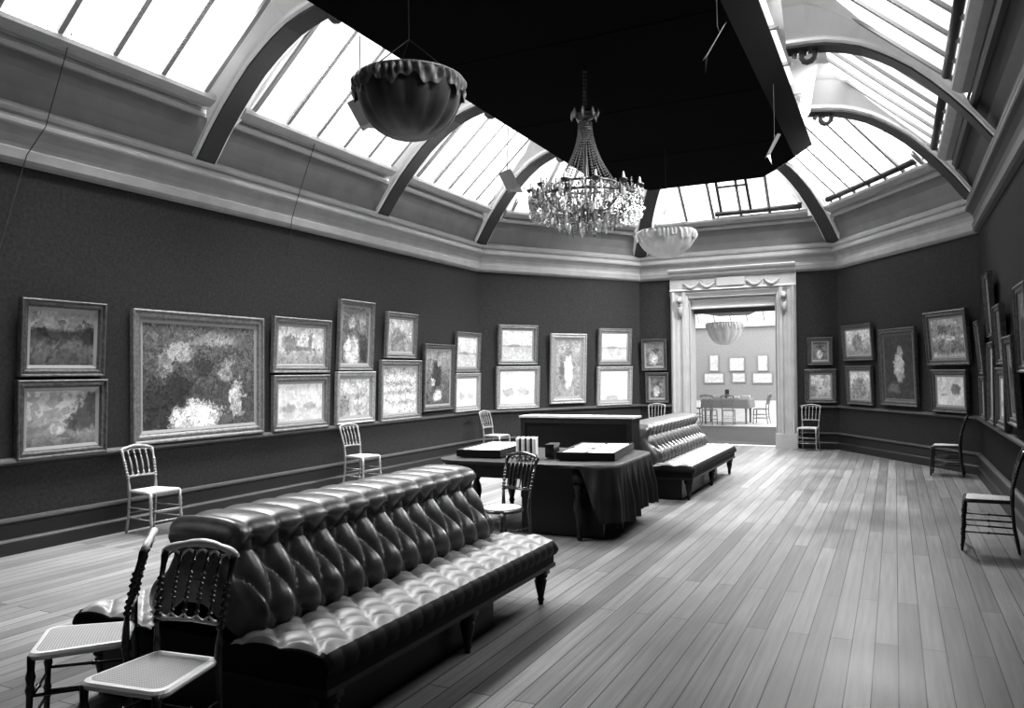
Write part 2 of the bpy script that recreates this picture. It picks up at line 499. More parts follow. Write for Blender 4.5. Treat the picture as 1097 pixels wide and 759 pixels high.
for bi, (k, s0b, s1b, s0t, s1t) in enumerate(BAYS):
    e = empty('window_%d' % (bi + 1)); e['kind'] = 'structure'
    bm = bmesh.new()
    q = [pt(k, s0b, SI, ZS), pt(k, s1b, SI, ZS), pt(k, s1t, TI, ZTOP), pt(k, s0t, TI, ZTOP)]
    bm.faces.new([bm.verts.new(p) for p in q]); obj('pane', bm, GLASS, e)
    # sill
    bm = bmesh.new()
    prof = [(.37, 4.775), (.45, 4.77), (.50, 4.80), (.545, 4.83), (.555, 4.87), (.54, 4.90), (.50, 4.915)]
    rows = []
    for d, z in prof:
        rows.append([pt(k, s0b - .10, d, z), pt(k, s1b + .10, d, z)])
    grid(bm, rows)
    for j in (0, 1):
        bm.faces.new([bm.verts.new(r[j]) for r in rows])
    obj('sill', bm, CORN, e)
    # glazing bars
    n = max(3, round((s1b - s0b) / .56))
    for i in range(n + 1):
        s = s0b + .05 + (s1b - s0b - .1) * i / n
        tmax = 1.0
        lo, hi = s0t - s0b, s1t - s1b
        if lo > 0: tmax = min(tmax, max(.02, (s - s0b) / lo))
        if hi < 0: tmax = min(tmax, max(.02, (s1b - s) / -hi))
        if tmax < .1: continue
        d1 = SI + (TI - SI) * tmax
        w = .027
        bm = bmesh.new()
        rows = []
        for d in (SI, d1):
            rows.append([pt(k, s - w, d, zg(d) - .045), pt(k, s + w, d, zg(d) - .045), pt(k, s + w, d, zg(d) + .02), pt(k, s - w, d, zg(d) + .02)])
        grid(bm, rows, True)
        obj('glazing_bar', bm, BAR, e)

# upper plaster ring and laylight over the velarium
TOP = [p for p in inset(TI)]
def ring(d0, d1, z0, z1, name, m, y0=3.25):
    bm = bmesh.new()
    a, b = inset(d0), inset(d1)
    a[0].y = a[-1].y = b[0].y = b[-1].y = y0
    grid(bm, [[(p.x, p.y, z0) for p in a], [(p.x, p.y, z1) for p in b]])
    return struct(name, bm, m)
ring(TI - .03, 2.55, 6.20, 6.22, 'trim_ceiling_band', PLASTER)
bm = bmesh.new()
q = inset(2.5); q[0].y = q[-1].y = 3.25
poly(bm, [(p.x, p.y, 6.26) for p in q])
e = empty('window_%d' % (len(BAYS) + 1)); e['kind'] = 'structure'
obj('pane', bm, GLASS, e)
for i in range(8):
    y = 4 + i * 1.4
    bm = bmesh.new(); box(bm, q[0].x, q[-1].x, y - .03, y + .03, 6.20, 6.255); obj('glazing_bar', bm, BAR, e)
# unseen opaque roof added to block the near skylight, behind and above the camera
bm = bmesh.new()
for sx in (-1, 1):
    x0, x1 = CX + sx * (4.348 + .14), CX + sx * (4.348 - SI), 
    x2 = CX + sx * (4.348 - TI)
    grid(bm, [[(x0, YN - .15, 4.2), (x0, 3.1, 4.2)], [(x1, YN - .15, 4.92), (x1, 3.1, 4.92)], [(x2, YN - .15, 6.24), (x2, 3.1, 6.24)], [(CX, YN - .15, 6.3), (CX, 3.1, 6.3)]])
struct('ceiling_blocker', bm, PLASTER)

# dark rolled blinds on the sills
def blind(bi, f0, f1, label):
    k, s0b, s1b, s0t, s1t = BAYS[bi]
    s0, s1 = s0b + (s1b - s0b) * f0, s0b + (s1b - s0b) * f1
    r = empty('roller_blind', pt(k, (s0 + s1) / 2, .60, 4.92))
    inv = Matrix.Translation(-r.location)
    bm = bmesh.new(); tube(bm, [inv @ pt(k, s0, .60, 4.965), inv @ pt(k, s1, .60, 4.965)], .055, 12); obj('roll', bm, BLIND, r, True)
    for s in (s0 + .05, s1 - .05):
        bm = bmesh.new()
        tube(bm, [inv @ pt(k, s, .52, 4.89), inv @ pt(k, s, .60, 4.95), inv @ pt(k, s, .64, 5.03)], .016, 6); obj('bracket', bm, BRASS, r)
    bm = bmesh.new(); tube(bm, [inv @ pt(k, s0, .54, 5.035), inv @ pt(k, s1, .54, 5.035)], .014, 6); obj('bottom_batten', bm, BLIND, r)
    tag(r, label, 'blind', 'rolled skylight blinds')
blind(4, .42, 1.0, 'dark rolled blind on the skylight sill above the doorway')
blind(5, .05, .95, 'dark rolled blind on the sill of the right chamfered skylight')
blind(6, .02, .98, 'dark rolled blind on the far right-hand skylight sill, next to the chamfer')
blind(7, .02, .98, 'dark rolled blind on the right-hand skylight sill nearer the viewer')
# opened ventilator frame in the end skylight
k, s0b, s1b, s0t, s1t = BAYS[4]
e = empty('ventilator_frame', pt(k, (s0b + s1b) / 2 , .7, 5.06))
inv = Matrix.Translation(-e.location)
sm = (s0b + s1b) / 2 + .20
for ds in (-.30, .30):
    bm = bmesh.new(); tube(bm, [inv @ pt(k, sm + ds, .69, zg(.69) - .06), inv @ pt(k, sm + ds * .96, 1.5, zg(1.5) - .07)], .030, 6); obj('side_rail', bm, BLIND, e)
for d in (1.16, 1.28):
    bm = bmesh.new(); tube(bm, [inv @ pt(k, sm - .30, d, zg(d) - .07), inv @ pt(k, sm + .30, d, zg(d) - .07)], .026, 6); obj('cross_rail', bm, BLIND, e)
tag(e, 'dark ladder-like ventilator frame in the middle of the end skylight', 'frame')

# ------------------------------------------------------------------ doorway surround
door = empty('door_1', ((DX0 + DX1) / 2, YE, 0)); door['kind'] = 'structure'
DC = (DX0 + DX1) / 2
def dpart(name, bm, m=DOORP, smooth=False): return obj(name, bm, m, door, smooth)
for sx in (-1, 1):
    bm = bmesh.new()
    xs = [.92, .94, .98, 1.0, 1.06, 1.08, 1.14, 1.16, 1.23, 1.26, 1.28, 1.31, 1.325, 1.335]
    ys = [.02, -.05, -.06, -.09, -.09, -.06, -.06, -.08, -.08, -.11, -.11, -.08, -.06, .0]
    grid(bm, [[(sx * x, y, 0) for x, y in zip(xs, ys)], [(sx * x, y, 3.42) for x, y in zip(xs, ys)]])
    dpart('jamb', bm)
    bm = bmesh.new(); box(bm, sx * 1.12 - .22, sx * 1.12 + .22, -.13, .0, 0, .30); dpart('plinth', bm)
    bm = bmesh.new(); a, b = sorted((sx * .92, sx * .90)); box(bm, a, b, .0, .5, 0, 3.32); dpart('reveal', bm)
    # carved corbel
    bm = bmesh.new()
    pts = []
    for kk in range(14):
        aa = kk / 13 * 2.3 * PI
        rd = .12 * (1 - kk / 17)
        pts.append((sx * 1.10, -.13 - rd * .5 * math.cos(aa), 3.16 + rd * math.sin(aa)))
    tube(bm, pts, [.06 - .002 * i for i in range(14)], 8)
    tube(bm, [(sx * 1.10, -.10, 3.1), (sx * 1.10, -.12, 2.95), (sx * 1.10, -.08, 2.82)], [.07, .05, .015], 8)
    dpart('corbel', bm, CORN, True)
bm = bmesh.new()
zs = [3.32, 3.30, 3.34, 3.37, 3.37, 3.42, 3.43, 3.48, 3.70, 3.72, 3.76, 3.80, 3.84, 3.88, 3.90, 3.92]
ys = [.02, -.05, -.07, -.09, -.07, -.07, -.11, -.07, -.07, -.12, -.16, -.17, -.22, -.24, -.22, 0]
rows = [[(-1.335, y, z), (1.335, y, z)] for y, z in zip(ys, zs)]
grid(bm, rows)
for j in (0, 1): bm.faces.new([bm.verts.new(r[j]) for r in rows])
dpart('lintel', bm)
for x in (-.86, -.5, .5, .86):
    bm = bmesh.new()
    pts = [(x - .16 + .32 * i / 10, -.085 - .02 * math.sin(PI * i / 10), 3.60 - .11 * math.sin(PI * i / 10)) for i in range(11)]
    tube(bm, pts, [.012 + .028 * math.sin(PI * i / 10) for i in range(11)], 8)
    dpart('swag', bm, CORN, True)
bm = bmesh.new(); box(bm, -.30, .30, -.105, -.06, 3.50, 3.68); dpart('tablet', bm)
bm = bmesh.new(); tube(bm, [(-.92, -.02, 3.28), (.92, -.02, 3.28)], .03, 8); dpart('bead', bm)
bm = bmesh.new(); box(bm, -.92, .92, .34, .50, 2.94, 3.32); dpart('transom', bm, TIND)

v = obj('door_pelmet', (lambda b: (box(b, -.90, .90, -.05, .05, 0, .22), [tube(b, [(-.90, -.05, z), (.90, -.05, z)], .015, 6) for z in (.02, .20)], b)[-1])(bmesh.new()), PLASTER, loc=(DC, YE + .16, 3.03))
tag(v, 'pale boxed pelmet across the top of the doorway opening', 'pelmet')

# ------------------------------------------------------------------ the gallery beyond the doorway
XN0, XN1, YF = -12.0, 3.5, 44.5
for nm, a in (('wall_beyond_end', (XN0, XN1, YF, YF + .15)), ('wall_beyond_left', (XN0 - .15, XN0, YE + .14, YF)), ('wall_beyond_right', (XN1, XN1 + .15, YE + .14, YF))):
    bm = bmesh.new(); box(bm, *a, 0, 4.2); struct(nm, bm, WALL2)
for nm, x0, x1 in (('wall_beyond_near_left', XN0, -5.3), ('wall_beyond_near_right', -.9, XN1)):
    bm = bmesh.new(); box(bm, x0, x1, YE + .02, YE + .14, 0, 4.2); struct(nm, bm, WALL2)
bm = bmesh.new()
box(bm, XN0, XN1, YF - .25, YF, 4.05, 4.25); struct('trim_beyond_cornice', bm, PLASTER)
e = empty('window_12'); e['kind'] = 'structure'
bm = bmesh.new()
poly(bm, [(XN0, YF - .1, 4.25), (XN1, YF - .1, 4.25), (XN1, YF - 4, 7.2), (XN0, YF - 4, 7.2)])
poly(bm, [(XN0, YF - 4, 7.2), (XN1, YF - 4, 7.2), (XN1, YE + .6, 7.2), (XN0, YE + .6, 7.2)]); obj('pane', bm, GLASS, e)
for i in range(18):
    x = XN0 + .4 + i * .88
    bm = bmesh.new(); tube(bm, [(x, YF - .15, 4.28), (x, YF - 4, 7.15), (x, YE + .6, 7.15)], .03, 5); obj('glazing_bar', bm, BAR, e)
bm = bmesh.new()
prism(bm, [(-8.1, 41), (-9.4, 33), (-9.4, 20), (-4.1, 20), (-4.1, 33), (-6.6, 41)], 4.44, 4.5)
v = obj('velarium', bm, mat('grey_velarium', .16, .9))
tag(v, 'grey flat velarium hung beneath the skylight of the gallery beyond the doorway', 'velarium')
bm = bmesh.new(); box(bm, -2.6, 2.6, 0, 5.6, 0, .012)
o = obj('carpet', bm, CARPET, loc=(-4.2, YE + .5, 0)); tag(o, 'grey carpet on the floor just beyond the doorway', 'carpet')
PB = canvas_mat('pale_picture', [(0, .72), (.45, .62), (1, .8)], brush=.12, scale=6)
for (x0, x1, z0, z1), lab in zip([(-9.35, -8.80, 1.60, 2.56), (-8.27, -7.40, 1.60, 2.40), (-6.75, -6.17, 1.58, 2.50), (-9.66, -8.52, .94, 1.55), (-8.12, -7.36, .97, 1.54), (-7.02, -5.94, .92, 1.53)],
        ['tall pale picture seen through the doorway, upper left of the far wall', 'pale picture seen through the doorway, middle of the far wall, upper row',
         'tall pale picture seen through the doorway, upper right of the far wall', 'wide pale picture seen through the doorway, lower left of the far wall',
         'pale greyish picture seen through the doorway, lower middle of the far wall', 'wide pale picture seen through the doorway, lower right of the far wall']):
    r = empty('framed_picture', ((x0 + x1) / 2, YF - .02, z0))
    w, h = x1 - x0, z1 - z0
    bm = bmesh.new()
    for a in ((-w/2, w/2, 0, .06), (-w/2, w/2, h - .06, h), (-w/2, -w/2 + .06, .06, h - .06), (w/2 - .06, w/2, .06, h - .06)):
        box(bm, a[0], a[1], -.05, 0, a[2], a[3])
    obj('frame', bm, FR[2], r)
    bm = bmesh.new(); poly(bm, [(-w/2 + .05, -.02, .05), (w/2 - .05, -.02, .05), (w/2 - .05, -.02, h - .05), (-w/2 + .05, -.02, h - .05)]); obj('canvas', bm, PB, r)
    tag(r, lab, 'picture', 'pictures on the far wall beyond the doorway')

# ------------------------------------------------------------------ pictures
def frame_mesh(w, h, fw, dep, inner=False):
    bm = bmesh.new()
    prof = [(0, 0), (0, dep), (.12, dep * 1.15), (.22, dep * 1.1), (.35, dep * .72), (.6, dep * .85), (.72, dep * .8), (.85, dep * .45), (1, dep * .35), (1, 0)]
    rows = []
    for t, y in prof:
        d = t * fw
        rows.append([(-w/2 + d, -y, d), (w/2 - d, -y, d), (w/2 - d, -y, h - d), (-w/2 + d, -y, h - d)])
    grid(bm, rows, True)
    return bm

LAND = lambda a, b_, c: [(0, c), (.34, c * .9), (.40, b_), (.50, b_), (.58, a), (1, a)]
def cm(kind, seed):
    R = random.Random(seed)
    return {
     'dark_land': lambda: canvas_mat('canvas', [(0, .09), (.35, .14), (.5, .06), (.62, .05), (.70, .24), (1, .30)], [(.2, .62, .10, .08, .03), (.93, .55, .14, .20, .03)], .35, 9, .04, seed),
     'cliff': lambda: canvas_mat('canvas', [(0, .16), (.22, .26), (.36, .22), (.44, .40), (1, .46)], [(.95, .62, .26, .36, .10), (.78, .42, .22, .16, .09), (.42, .30, .12, .10, .55)], .22, 8, .04, seed),
     'big_dark': lambda: canvas_mat('canvas', [(0, .10), (.3, .07), (.6, .10), (.85, .12), (1, .13)], [(.40, .11, .27, .13, .68), (.82, .28, .07, .20, .50), (.30, .74, .11, .10, .34), (.60, .86, .20, .07, .26), (.18, .56, .05, .14, .24), (.50, .58, .09, .13, .04), (.26, .38, .12, .17, .03), (.72, .55, .06, .12, .30), (.12, .2, .13, .25, .03)], .42, 12, .05, seed),
     'trees_pale': lambda: canvas_mat('canvas', [(0, .30), (.30, .42), (.36, .55), (.5, .64), (1, .68)], [(.25, .55, .15, .24, .28), (.70, .60, .06, .32, .30), (.5, .40, .4, .06, .25)], .25, 10, .04, seed),
     'pale': lambda: canvas_mat('canvas', [(0, .70), (.3, .62), (.45, .72), (1, .80)], [(.25, .35, .14, .12, .42), (.70, .38, .16, .10, .45)], .12, 8, .04, seed),
     'figure_mix': lambda: canvas_mat('canvas', [(0, .16), (.4, .10), (1, .22)], [(.4, .22, .30, .26, .66), (.85, .25, .20, .26, .05), (.35, .72, .14, .12, .36), (.75, .68, .16, .14, .28)], .35, 9, .05, seed),
     'mid_land': lambda: canvas_mat('canvas', [(0, .40), (.4, .52), (1, .66)], [(.12, .30, .22, .30, .26), (.72, .60, .18, .14, .40)], .28, 9, .05, seed),
     'hill': lambda: canvas_mat('canvas', [(0, .30), (.3, .34), (.5, .5), (1, .70)], [(.42, .38, .36, .36, .24)], .3, 9, .05, seed),
     'bands': lambda: canvas_mat('canvas', [(0, .5), (.12, .72), (.22, .4), (.34, .7), (.45, .32), (.55, .6), (.65, .3), (.75, .62), (.88, .4), (1, .28)], [], .4, 12, .05, seed),
     'figure_dark': lambda: canvas_mat('canvas', [(0, .10), (.5, .14), (.9, .30), (1, .24)], [(.5, .16, .16, .10, .58), (.45, .55, .20, .26, .04), (.30, .42, .09, .06, .46), (.55, .74, .10, .07, .40)], .35, 10, .05, seed),
     'sea': lambda: canvas_mat('canvas', [(0, .52), (.38, .5), (.44, .34), (.5, .58), (1, .74)], [(.4, .46, .22, .05, .25)], .15, 9, .03, seed),
     'figure_white': lambda: canvas_mat('canvas', [(0, .30), (.3, .26), (.8, .33), (1, .36)], [(.52, .45, .16, .30, .74), (.50, .80, .10, .08, .20), (.25, .5, .10, .20, .16)], .25, 9, .04, seed),
     'figure_low': lambda: canvas_mat('canvas', [(0, .05), (.6, .035), (1, .04)], [(.50, .48, .17, .22, .42), (.56, .74, .08, .08, .24), (.3, .16, .2, .08, .12)], .3, 9, .05, seed),
     'small_fig': lambda: canvas_mat('canvas', [(0, .15), (.6, .20), (1, .14)], [(.45, .32, .24, .26, .50), (.58, .66, .12, .12, .10)], .4, 10, .05, seed),
     'white': lambda: canvas_mat('canvas', [(0, .62), (.16, .74), (1, .84)], [(.4, .05, .28, .12, .42)], .1, 9, .03, seed),
     'church': lambda: canvas_mat('canvas', [(0, .26), (.3, .36), (.5, .5), (1, .60)], [(.45, .50, .24, .34, .22)], .25, 9, .03, seed),
     'house': lambda: canvas_mat('canvas', [(0, .52), (.15, .2), (.4, .3), (.5, .5), (.6, .28), (1, .48)], [(.40, .72, .22, .12, .16), (.5, .50, .3, .06, .62)], .35, 10, .05, seed),
     'snow': lambda: canvas_mat('canvas', [(0, .74), (.4, .72), (.55, .7), (1, .72)], [(.70, .55, .18, .20, .22), (.25, .36, .12, .05, .45)], .15, 9, .03, seed),
    }[kind]()
PICS = [
 ('L', -7.53, 5.116, 1.677, .893, .76, 4.3, 'dark_land', 1, .085, 'dark landscape in a dull gilt frame, hung above the picture of a rocky shore'),
 ('L', -7.53, 5.106, .879, .946, .767, 2.4, 'cliff', 1, .085, 'gilt-framed picture of a rocky shore with a dark headland under pale sky'),
 ('L', -7.53, 6.89, .911, 1.978, 1.503, .9, 'big_dark', 0, .12, 'very large gilt-framed dark painting with a bright patch along its foot'),
 ('L', -7.53, 8.643, 1.696, 1.187, .764, 3.7, 'trees_pale', 0, .10, 'gilt-framed landscape with dark tree clumps against pale sky, upper of its pair'),
 ('L', -7.53, 8.626, .902, 1.157, .765, 1.8, 'pale', 0, .10, 'very pale framed landscape under the landscape with dark tree clumps'),
 ('L', -7.53, 9.859, 1.73, .868, 1.067, 3.6, 'figure_mix', 0, .08, 'upright framed painting, white below and dark above, highest on the left wall'),
 ('L', -7.53, 9.851, .912, .959, .797, 2.2, 'mid_land', 2, .09, 'pale landscape with a grey slope at its left, under the highest-hung painting'),
 ('L', -7.53, 11.107, 1.928, .907, .765, 3.9, 'hill', 0, .09, 'small framed picture of a grey hill, hung above the banded seascape'),
 ('L', -7.53, 11.09, .887, 1.213, 1.01, 1.8, 'bands', 0, .10, 'nearly square framed picture with pale broken horizontal bands'),
 ('L', -7.53, 12.30, .989, 1.046, 1.206, 2.4, 'figure_dark', 1, .09, 'dark upright painting with a small white patch near its foot, beside two pale pictures'),
 ('L', -7.53, 13.40, 1.687, .95, .772, 3.6, 'sea', 0, .08, 'pale framed seascape at the far end of the left wall, upper of two'),
 ('L', -7.53, 13.38, .92, .98, .746, 2.1, 'pale', 2, .08, 'pale framed picture at the far end of the left wall, lower of two'),
 ('CL', -7.051, 14.709, 1.832, .955, .815, 3.7, 'sea', 0, .09, 'framed pale landscape with dark streaks on the left chamfered wall, upper picture by the corner'),
 ('CL', -7.056, 14.703, .922, 1.04, .874, 3.1, 'pale', 2, .08, 'large almost white framed picture on the left chamfered wall, below the streaked landscape'),
 ('CL', -6.366, 15.762, .985, .933, 1.503, 2.8, 'figure_white', 2, .12, 'tall gilt-framed painting with a standing pale upright shape, on the left chamfered wall'),
 ('CL', -5.668, 16.833, 1.812, .926, .809, 3.7, 'sea', 0, .09, 'pale framed picture right of the tall painting, upper of two'),
 ('CL', -5.677, 16.82, .909, .984, .87, 2.9, 'white', 2, .09, 'white framed picture with a grey tuft at its foot, right of the tall painting'),
 ('E', -4.90, 17.49, 1.672, .576, .715, 3.3, 'small_fig', 1, .07, 'small mid-grey framed painting left of the doorway, upper of two'),
 ('E', -4.842, 17.49, .945, .524, .682, 3.2, 'small_fig', 1, .08, 'small mid-grey framed painting left of the doorway, lower of two, above a chair'),
 ('E', -1.39, 17.49, 1.74, .49, .575, 2.3, 'small_fig', 1, .08, 'small dark-framed picture right of the doorway, upper of the first pair'),
 ('E', -1.39, 17.49, .955, .61, .70, 2.1, 'mid_land', 1, .09, 'pale framed landscape right of the doorway, lower of the first pair'),
 ('CR', -.599, 16.775, 1.814, 1.073, .708, 4.0, 'church', 1, .09, 'strongly tilted framed picture with a dark tower shape, right of the doorway'),
 ('CR', -.577, 16.737, .953, .915, .76, 2.5, 'hill', 1, .09, 'framed picture of a hillside below the tilted picture with a tower shape'),
 ('CR', .102, 15.63, .981, 1.101, 1.386, 2.1, 'figure_low', 1, .10, 'tall nearly black painting with a pale seated shape, on the right chamfered wall'),
 ('CR', .815, 14.466, 1.696, 1.047, .879, 5.2, 'house', 1, .11, 'framed picture of a gabled house, tilted off the wall above the snowy landscape'),
 ('CR', .824, 14.45, .932, .876, .689, 2.0, 'snow', 1, .09, 'bright snowy landscape in a dark frame below the picture of a gabled house'),
 ('R', 1.166, 12.95, 1.558, .60, .762, 5.3, 'mid_land', 1, .08, 'dark framed picture nearest the corner on the right-hand wall, upper of two'),
 ('R', 1.166, 12.85, .922, .70, .599, 1.1, 'mid_land', 1, .08, 'dark framed picture nearest the corner on the right-hand wall, lower of two'),
 ('R', 1.166, 11.772, 2.045, .632, .819, 3.9, 'hill', 1, .07, 'highest-hung narrow framed picture on the right-hand wall'),
 ('R', 1.166, 11.818, .919, .705, 1.056, .2, 'white', 1, .08, 'bright upright picture in a dark frame under the highest-hung one on the right-hand wall'),
 ('R', 1.166, 10.73, 1.682, .666, .697, 3.5, 'figure_mix', 1, .08, 'tilted dark framed picture on the right-hand wall, above a pale upright one'),
 ('R', 1.166, 10.78, .928, .863, .721, .4, 'pale', 1, .11, 'pale picture in a heavy dark frame on the right-hand wall, under the tilted dark one'),
 ('R', 1.166, 9.694, 1.032, .739, .948, 3.4, 'dark_land', 1, .10, 'large tilted dark painting on the right-hand wall, second from the viewer'),
 ('R', 1.166, 8.946, 1.593, .759, .857, 2.0, 'dark_land', 1, .09, 'dark framed painting nearest the viewer on the right-hand wall'),
]
#PICS_ADJUST
NRM = dict(zip(('L', 'CL', 'E', 'CR', 'R'), [s[3] for s in SEG]))
GRP = {'L': 'framed pictures on the left wall', 'CL': 'framed pictures on the left chamfered wall', 'E': 'small pictures beside the doorway',
       'CR': 'framed pictures on the right chamfered wall', 'R': 'framed pictures on the right-hand wall'}
for i, (wl, x, y, zb, w, h, tilt, kind, fi, fw, lab) in enumerate(PICS):
    n = NRM[wl]
    r = empty('framed_picture', (x + n.x * .008, y + n.y * .008, zb))
    r.rotation_mode = 'XYZ'
    rz = math.atan2(n.x, -n.y)            # local -y looks into the room
    r.rotation_euler = (math.radians(tilt), 0, rz)
    obj('frame', frame_mesh(w, h, fw, .055), FR[fi], r)
    sl = .028
    bm = bmesh.new()
    a0, a1 = fw * .95, fw + sl
    grid(bm, [[(-w/2 + d, -yy, d), (w/2 - d, -yy, d), (w/2 - d, -yy, h - d), (-w/2 + d, -yy, h - d)] for d, yy in ((a0, .026), (a1, .016))], True)
    obj('slip', bm, SLIPD if kind in ('figure_low',) else SLIP, r)
    bm = bmesh.new(); d = fw + sl * .8
    poly(bm, [(-w/2 + d, -.014, d), (w/2 - d, -.014, d), (w/2 - d, -.014, h - d), (-w/2 + d, -.014, h - d)])
    obj('canvas', bm, cm(kind, i * 3.7 + 1), r)
    tag(r, lab, 'picture', GRP[wl])

# ------------------------------------------------------------------ buttoned sofas
def tuft(u, v, a, b):
    p, q = u / a + v / b, u / a - v / b
    return (abs(math.sin(PI * p)) * abs(math.sin(PI * q))) ** .42

def resample(P, step):
    P = [Vector(p) for p in P]
    # smooth by Catmull-Rom
    Q = []
    for i in range(len(P) - 1):
        p0, p1, p2, p3 = P[max(i-1, 0)], P[i], P[i+1], P[min(i+2, len(P)-1)]
        for k in range(8):
            t = k / 8
            Q.append(.5 * ((2*p1) + (-p0+p2)*t + (2*p0-5*p1+4*p2-p3)*t*t + (-p0+3*p1-3*p2+p3)*t**3))
    Q.append(P[-1])
    L = [0]
    for a, b in zip(Q, Q[1:]): L.append(L[-1] + (b - a).length)
    n = max(2, round(L[-1] / step)); out = []; j = 0
    for i in range(n + 1):
        d = L[-1] * i / n
        while j < len(Q) - 2 and L[j+1] < d: j += 1
        out.append(Q[j].lerp(Q[j+1], (d - L[j]) / max(1e-9, L[j+1] - L[j])))
    return out, L[-1]

def smoothstep(x): x = max(0, min(1, x)); return x * x * (3 - 2 * x)

def make_sofa(L, W, loc, label, rows_):
    r = empty('buttoned_sofa', loc)
    H = W / 2
    # seats
    for sx in (1, -1):
        prof, PL = resample([(.26, .43), (.40, .452), (.60, .458), (H - .06, .455), (H - .015, .435), (H + .005, .39), (H - .01, .345)], .0125)
        n = round(L / .0125)
        bm = bmesh.new(); P = []
        for i in range(n + 1):
            yv = L * i / n
            row = []
            for p in prof:
                x, z = p.x, p.y
                e = min(yv, L - yv)
                fall = smoothstep(e / .035)
                edge = smoothstep((H - .02 - x) / .06) * smoothstep((x - .26) / .05)
                t = tuft(yv - .01, x - .33, .195, .23) ** .7
                hgt = .046 * (t - .5) * edge * fall
                # little pleats running over the front roll
                pl = (1 - edge) * .012 * abs(math.sin(PI * (yv - .01) / .1075)) ** .5
                row.append((sx * (x + pl * .6), yv + (0.018 if i == 0 else (-.018 if i == n else 0)) * 0, z + hgt - (1 - fall) * .022 * smoothstep((z - .36) / .06)))
            P.append(row)
        skirt = lambda rw, dy: [(q_[0] * .995, q_[1] + dy, min(q_[2] - .004, .36)) for q_ in rw]
        P = [skirt(P[0], .004)] + P + [skirt(P[-1], -.004)]
        grid(bm, P)
        for f_ in bm.faces:
            c_ = f_.calc_center_median()
            if (abs(c_.x) > H - .045 and c_.z < .445) or c_.y < .012 or c_.y > L - .012: f_.material_index = 1  # front roll and ends blackened: their shade is put into the colour
        obj('seat_cushion', bm, [SEATL, LEATHER2], r, True)
    # backrest ridge shared by both sides
    half = [(.305, .40), (.345, .45), (.365, .51), (.345, .58), (.285, .66), (.225, .74), (.192, .80), (.205, .845), (.235, .885), (.215, .925), (.165, .95), (.08, .960), (0, .962)]
    prof, PL = resample(half, .0125)
    full = [(p.x, p.y) for p in prof] + [(-p.x, p.y) for p in prof[-2::-1]]
    m = len(full)
    nrm = []
    for j in range(m):
        a, b = Vector(full[max(0, j-1)]), Vector(full[min(m-1, j+1)])
        t = (b - a).normalized(); nrm.append(Vector((t.y, -t.x)))
    y0, y1 = .07, L - .07
    n = round((y1 - y0) / .0125)
    bm = bmesh.new(); P = []
    for i in range(n + 1):
        yv = y0 + (y1 - y0) * i / n
        e = min(yv - y0, y1 - yv)
        fall = smoothstep(e / .05)
        row = []
        for j, (x, z) in enumerate(full):
            jj = min(j, m - 1 - j)
            s = jj * PL / (len(prof) - 1)          # arc length from the base
            t1 = tuft(yv, s - .17, .185, .44)
            t2 = abs(math.sin(PI * yv / .19)) ** .4
            k = smoothstep((z - .84) / .05)
            low = smoothstep((s - .02) / .10)
            disp = ((.075 * (t1 - .45)) * (1 - k) * low + .030 * (t2 - .6) * k)
            disp = disp * fall - (1 - fall) * .035
            row.append((x + nrm[j].x * disp, yv, z + nrm[j].y * disp))
        P.append(row)
    V = grid(bm, P)
    for row, dy in ((V[0], -.03), (V[-1], .03)):
        cen = Vector((0, row[0].co.y + dy, .66))
        prev = row
        for f, d in ((.9, .02), (.6, .03), (.25, .035)):
            ringv = [bm.verts.new((v.co.x * f, row[0].co.y + (d if dy > 0 else -d), .62 + (v.co.z - .62) * f)) for v in row]
            for a in range(m - 1): bm.faces.new([prev[a], prev[a+1], ringv[a+1], ringv[a]])
            prev = ringv
        bm.faces.new(prev)
    obj('backrest', bm, LEATHER, r, True)
    # apron and legs
    bm = bmesh.new()
    box(bm, -H + .02, H - .02, .02, L - .02, .28, .425)
    obj('apron', bm, LEATHER2, r)
    bm = bmesh.new()
    for a in ((-H + .01, H - .01, .012, .022), (-H + .01, H - .01, L - .022, L - .012)): box(bm, a[0], a[1], a[2], a[3], .26, .285)
    for sx in (-1, 1):
        x = sx * (H - .015); box(bm, x - .006, x + .006, .02, L - .02, .26, .285)
    obj('apron_rail', bm, DARKWOOD, r)
    bm = bmesh.new(); box(bm, -H + .16, H - .16, .05, L - .70, .012, .285); obj('plinth', bm, BLACKWOOD, r)
    for yv in rows_:
        for sx in (-1, 1):
            bm = bmesh.new()
            x = sx * (H - .085)
            box(bm, x - .05, x + .05, yv - .05, yv + .05, .215, .275)
            turned(bm, [(x, yv, .22), (x, yv, .0)], [(0, .034), (.04, .05), (.10, .052), (.16, .036), (.22, .046), (.45, .036), (.78, .020), (.84, .027), (.9, .018), (1, .018)], 12)
            obj('leg', bm, DARKWOOD, r, True)
    tag(r, label, 'sofa', 'double-sided buttoned leather sofas')
    return r
make_sofa(2.56, 1.66, (-3.035, 2.68, 0), 'large black buttoned leather double-sided sofa close by, with bright worn seat', (.11, 1.38, 2.45))
make_sofa(2.95, 1.62, (-3.11, 9.92, 0), 'black buttoned leather double-sided sofa farther off, before the doorway', (.11, 1.5, 2.84))

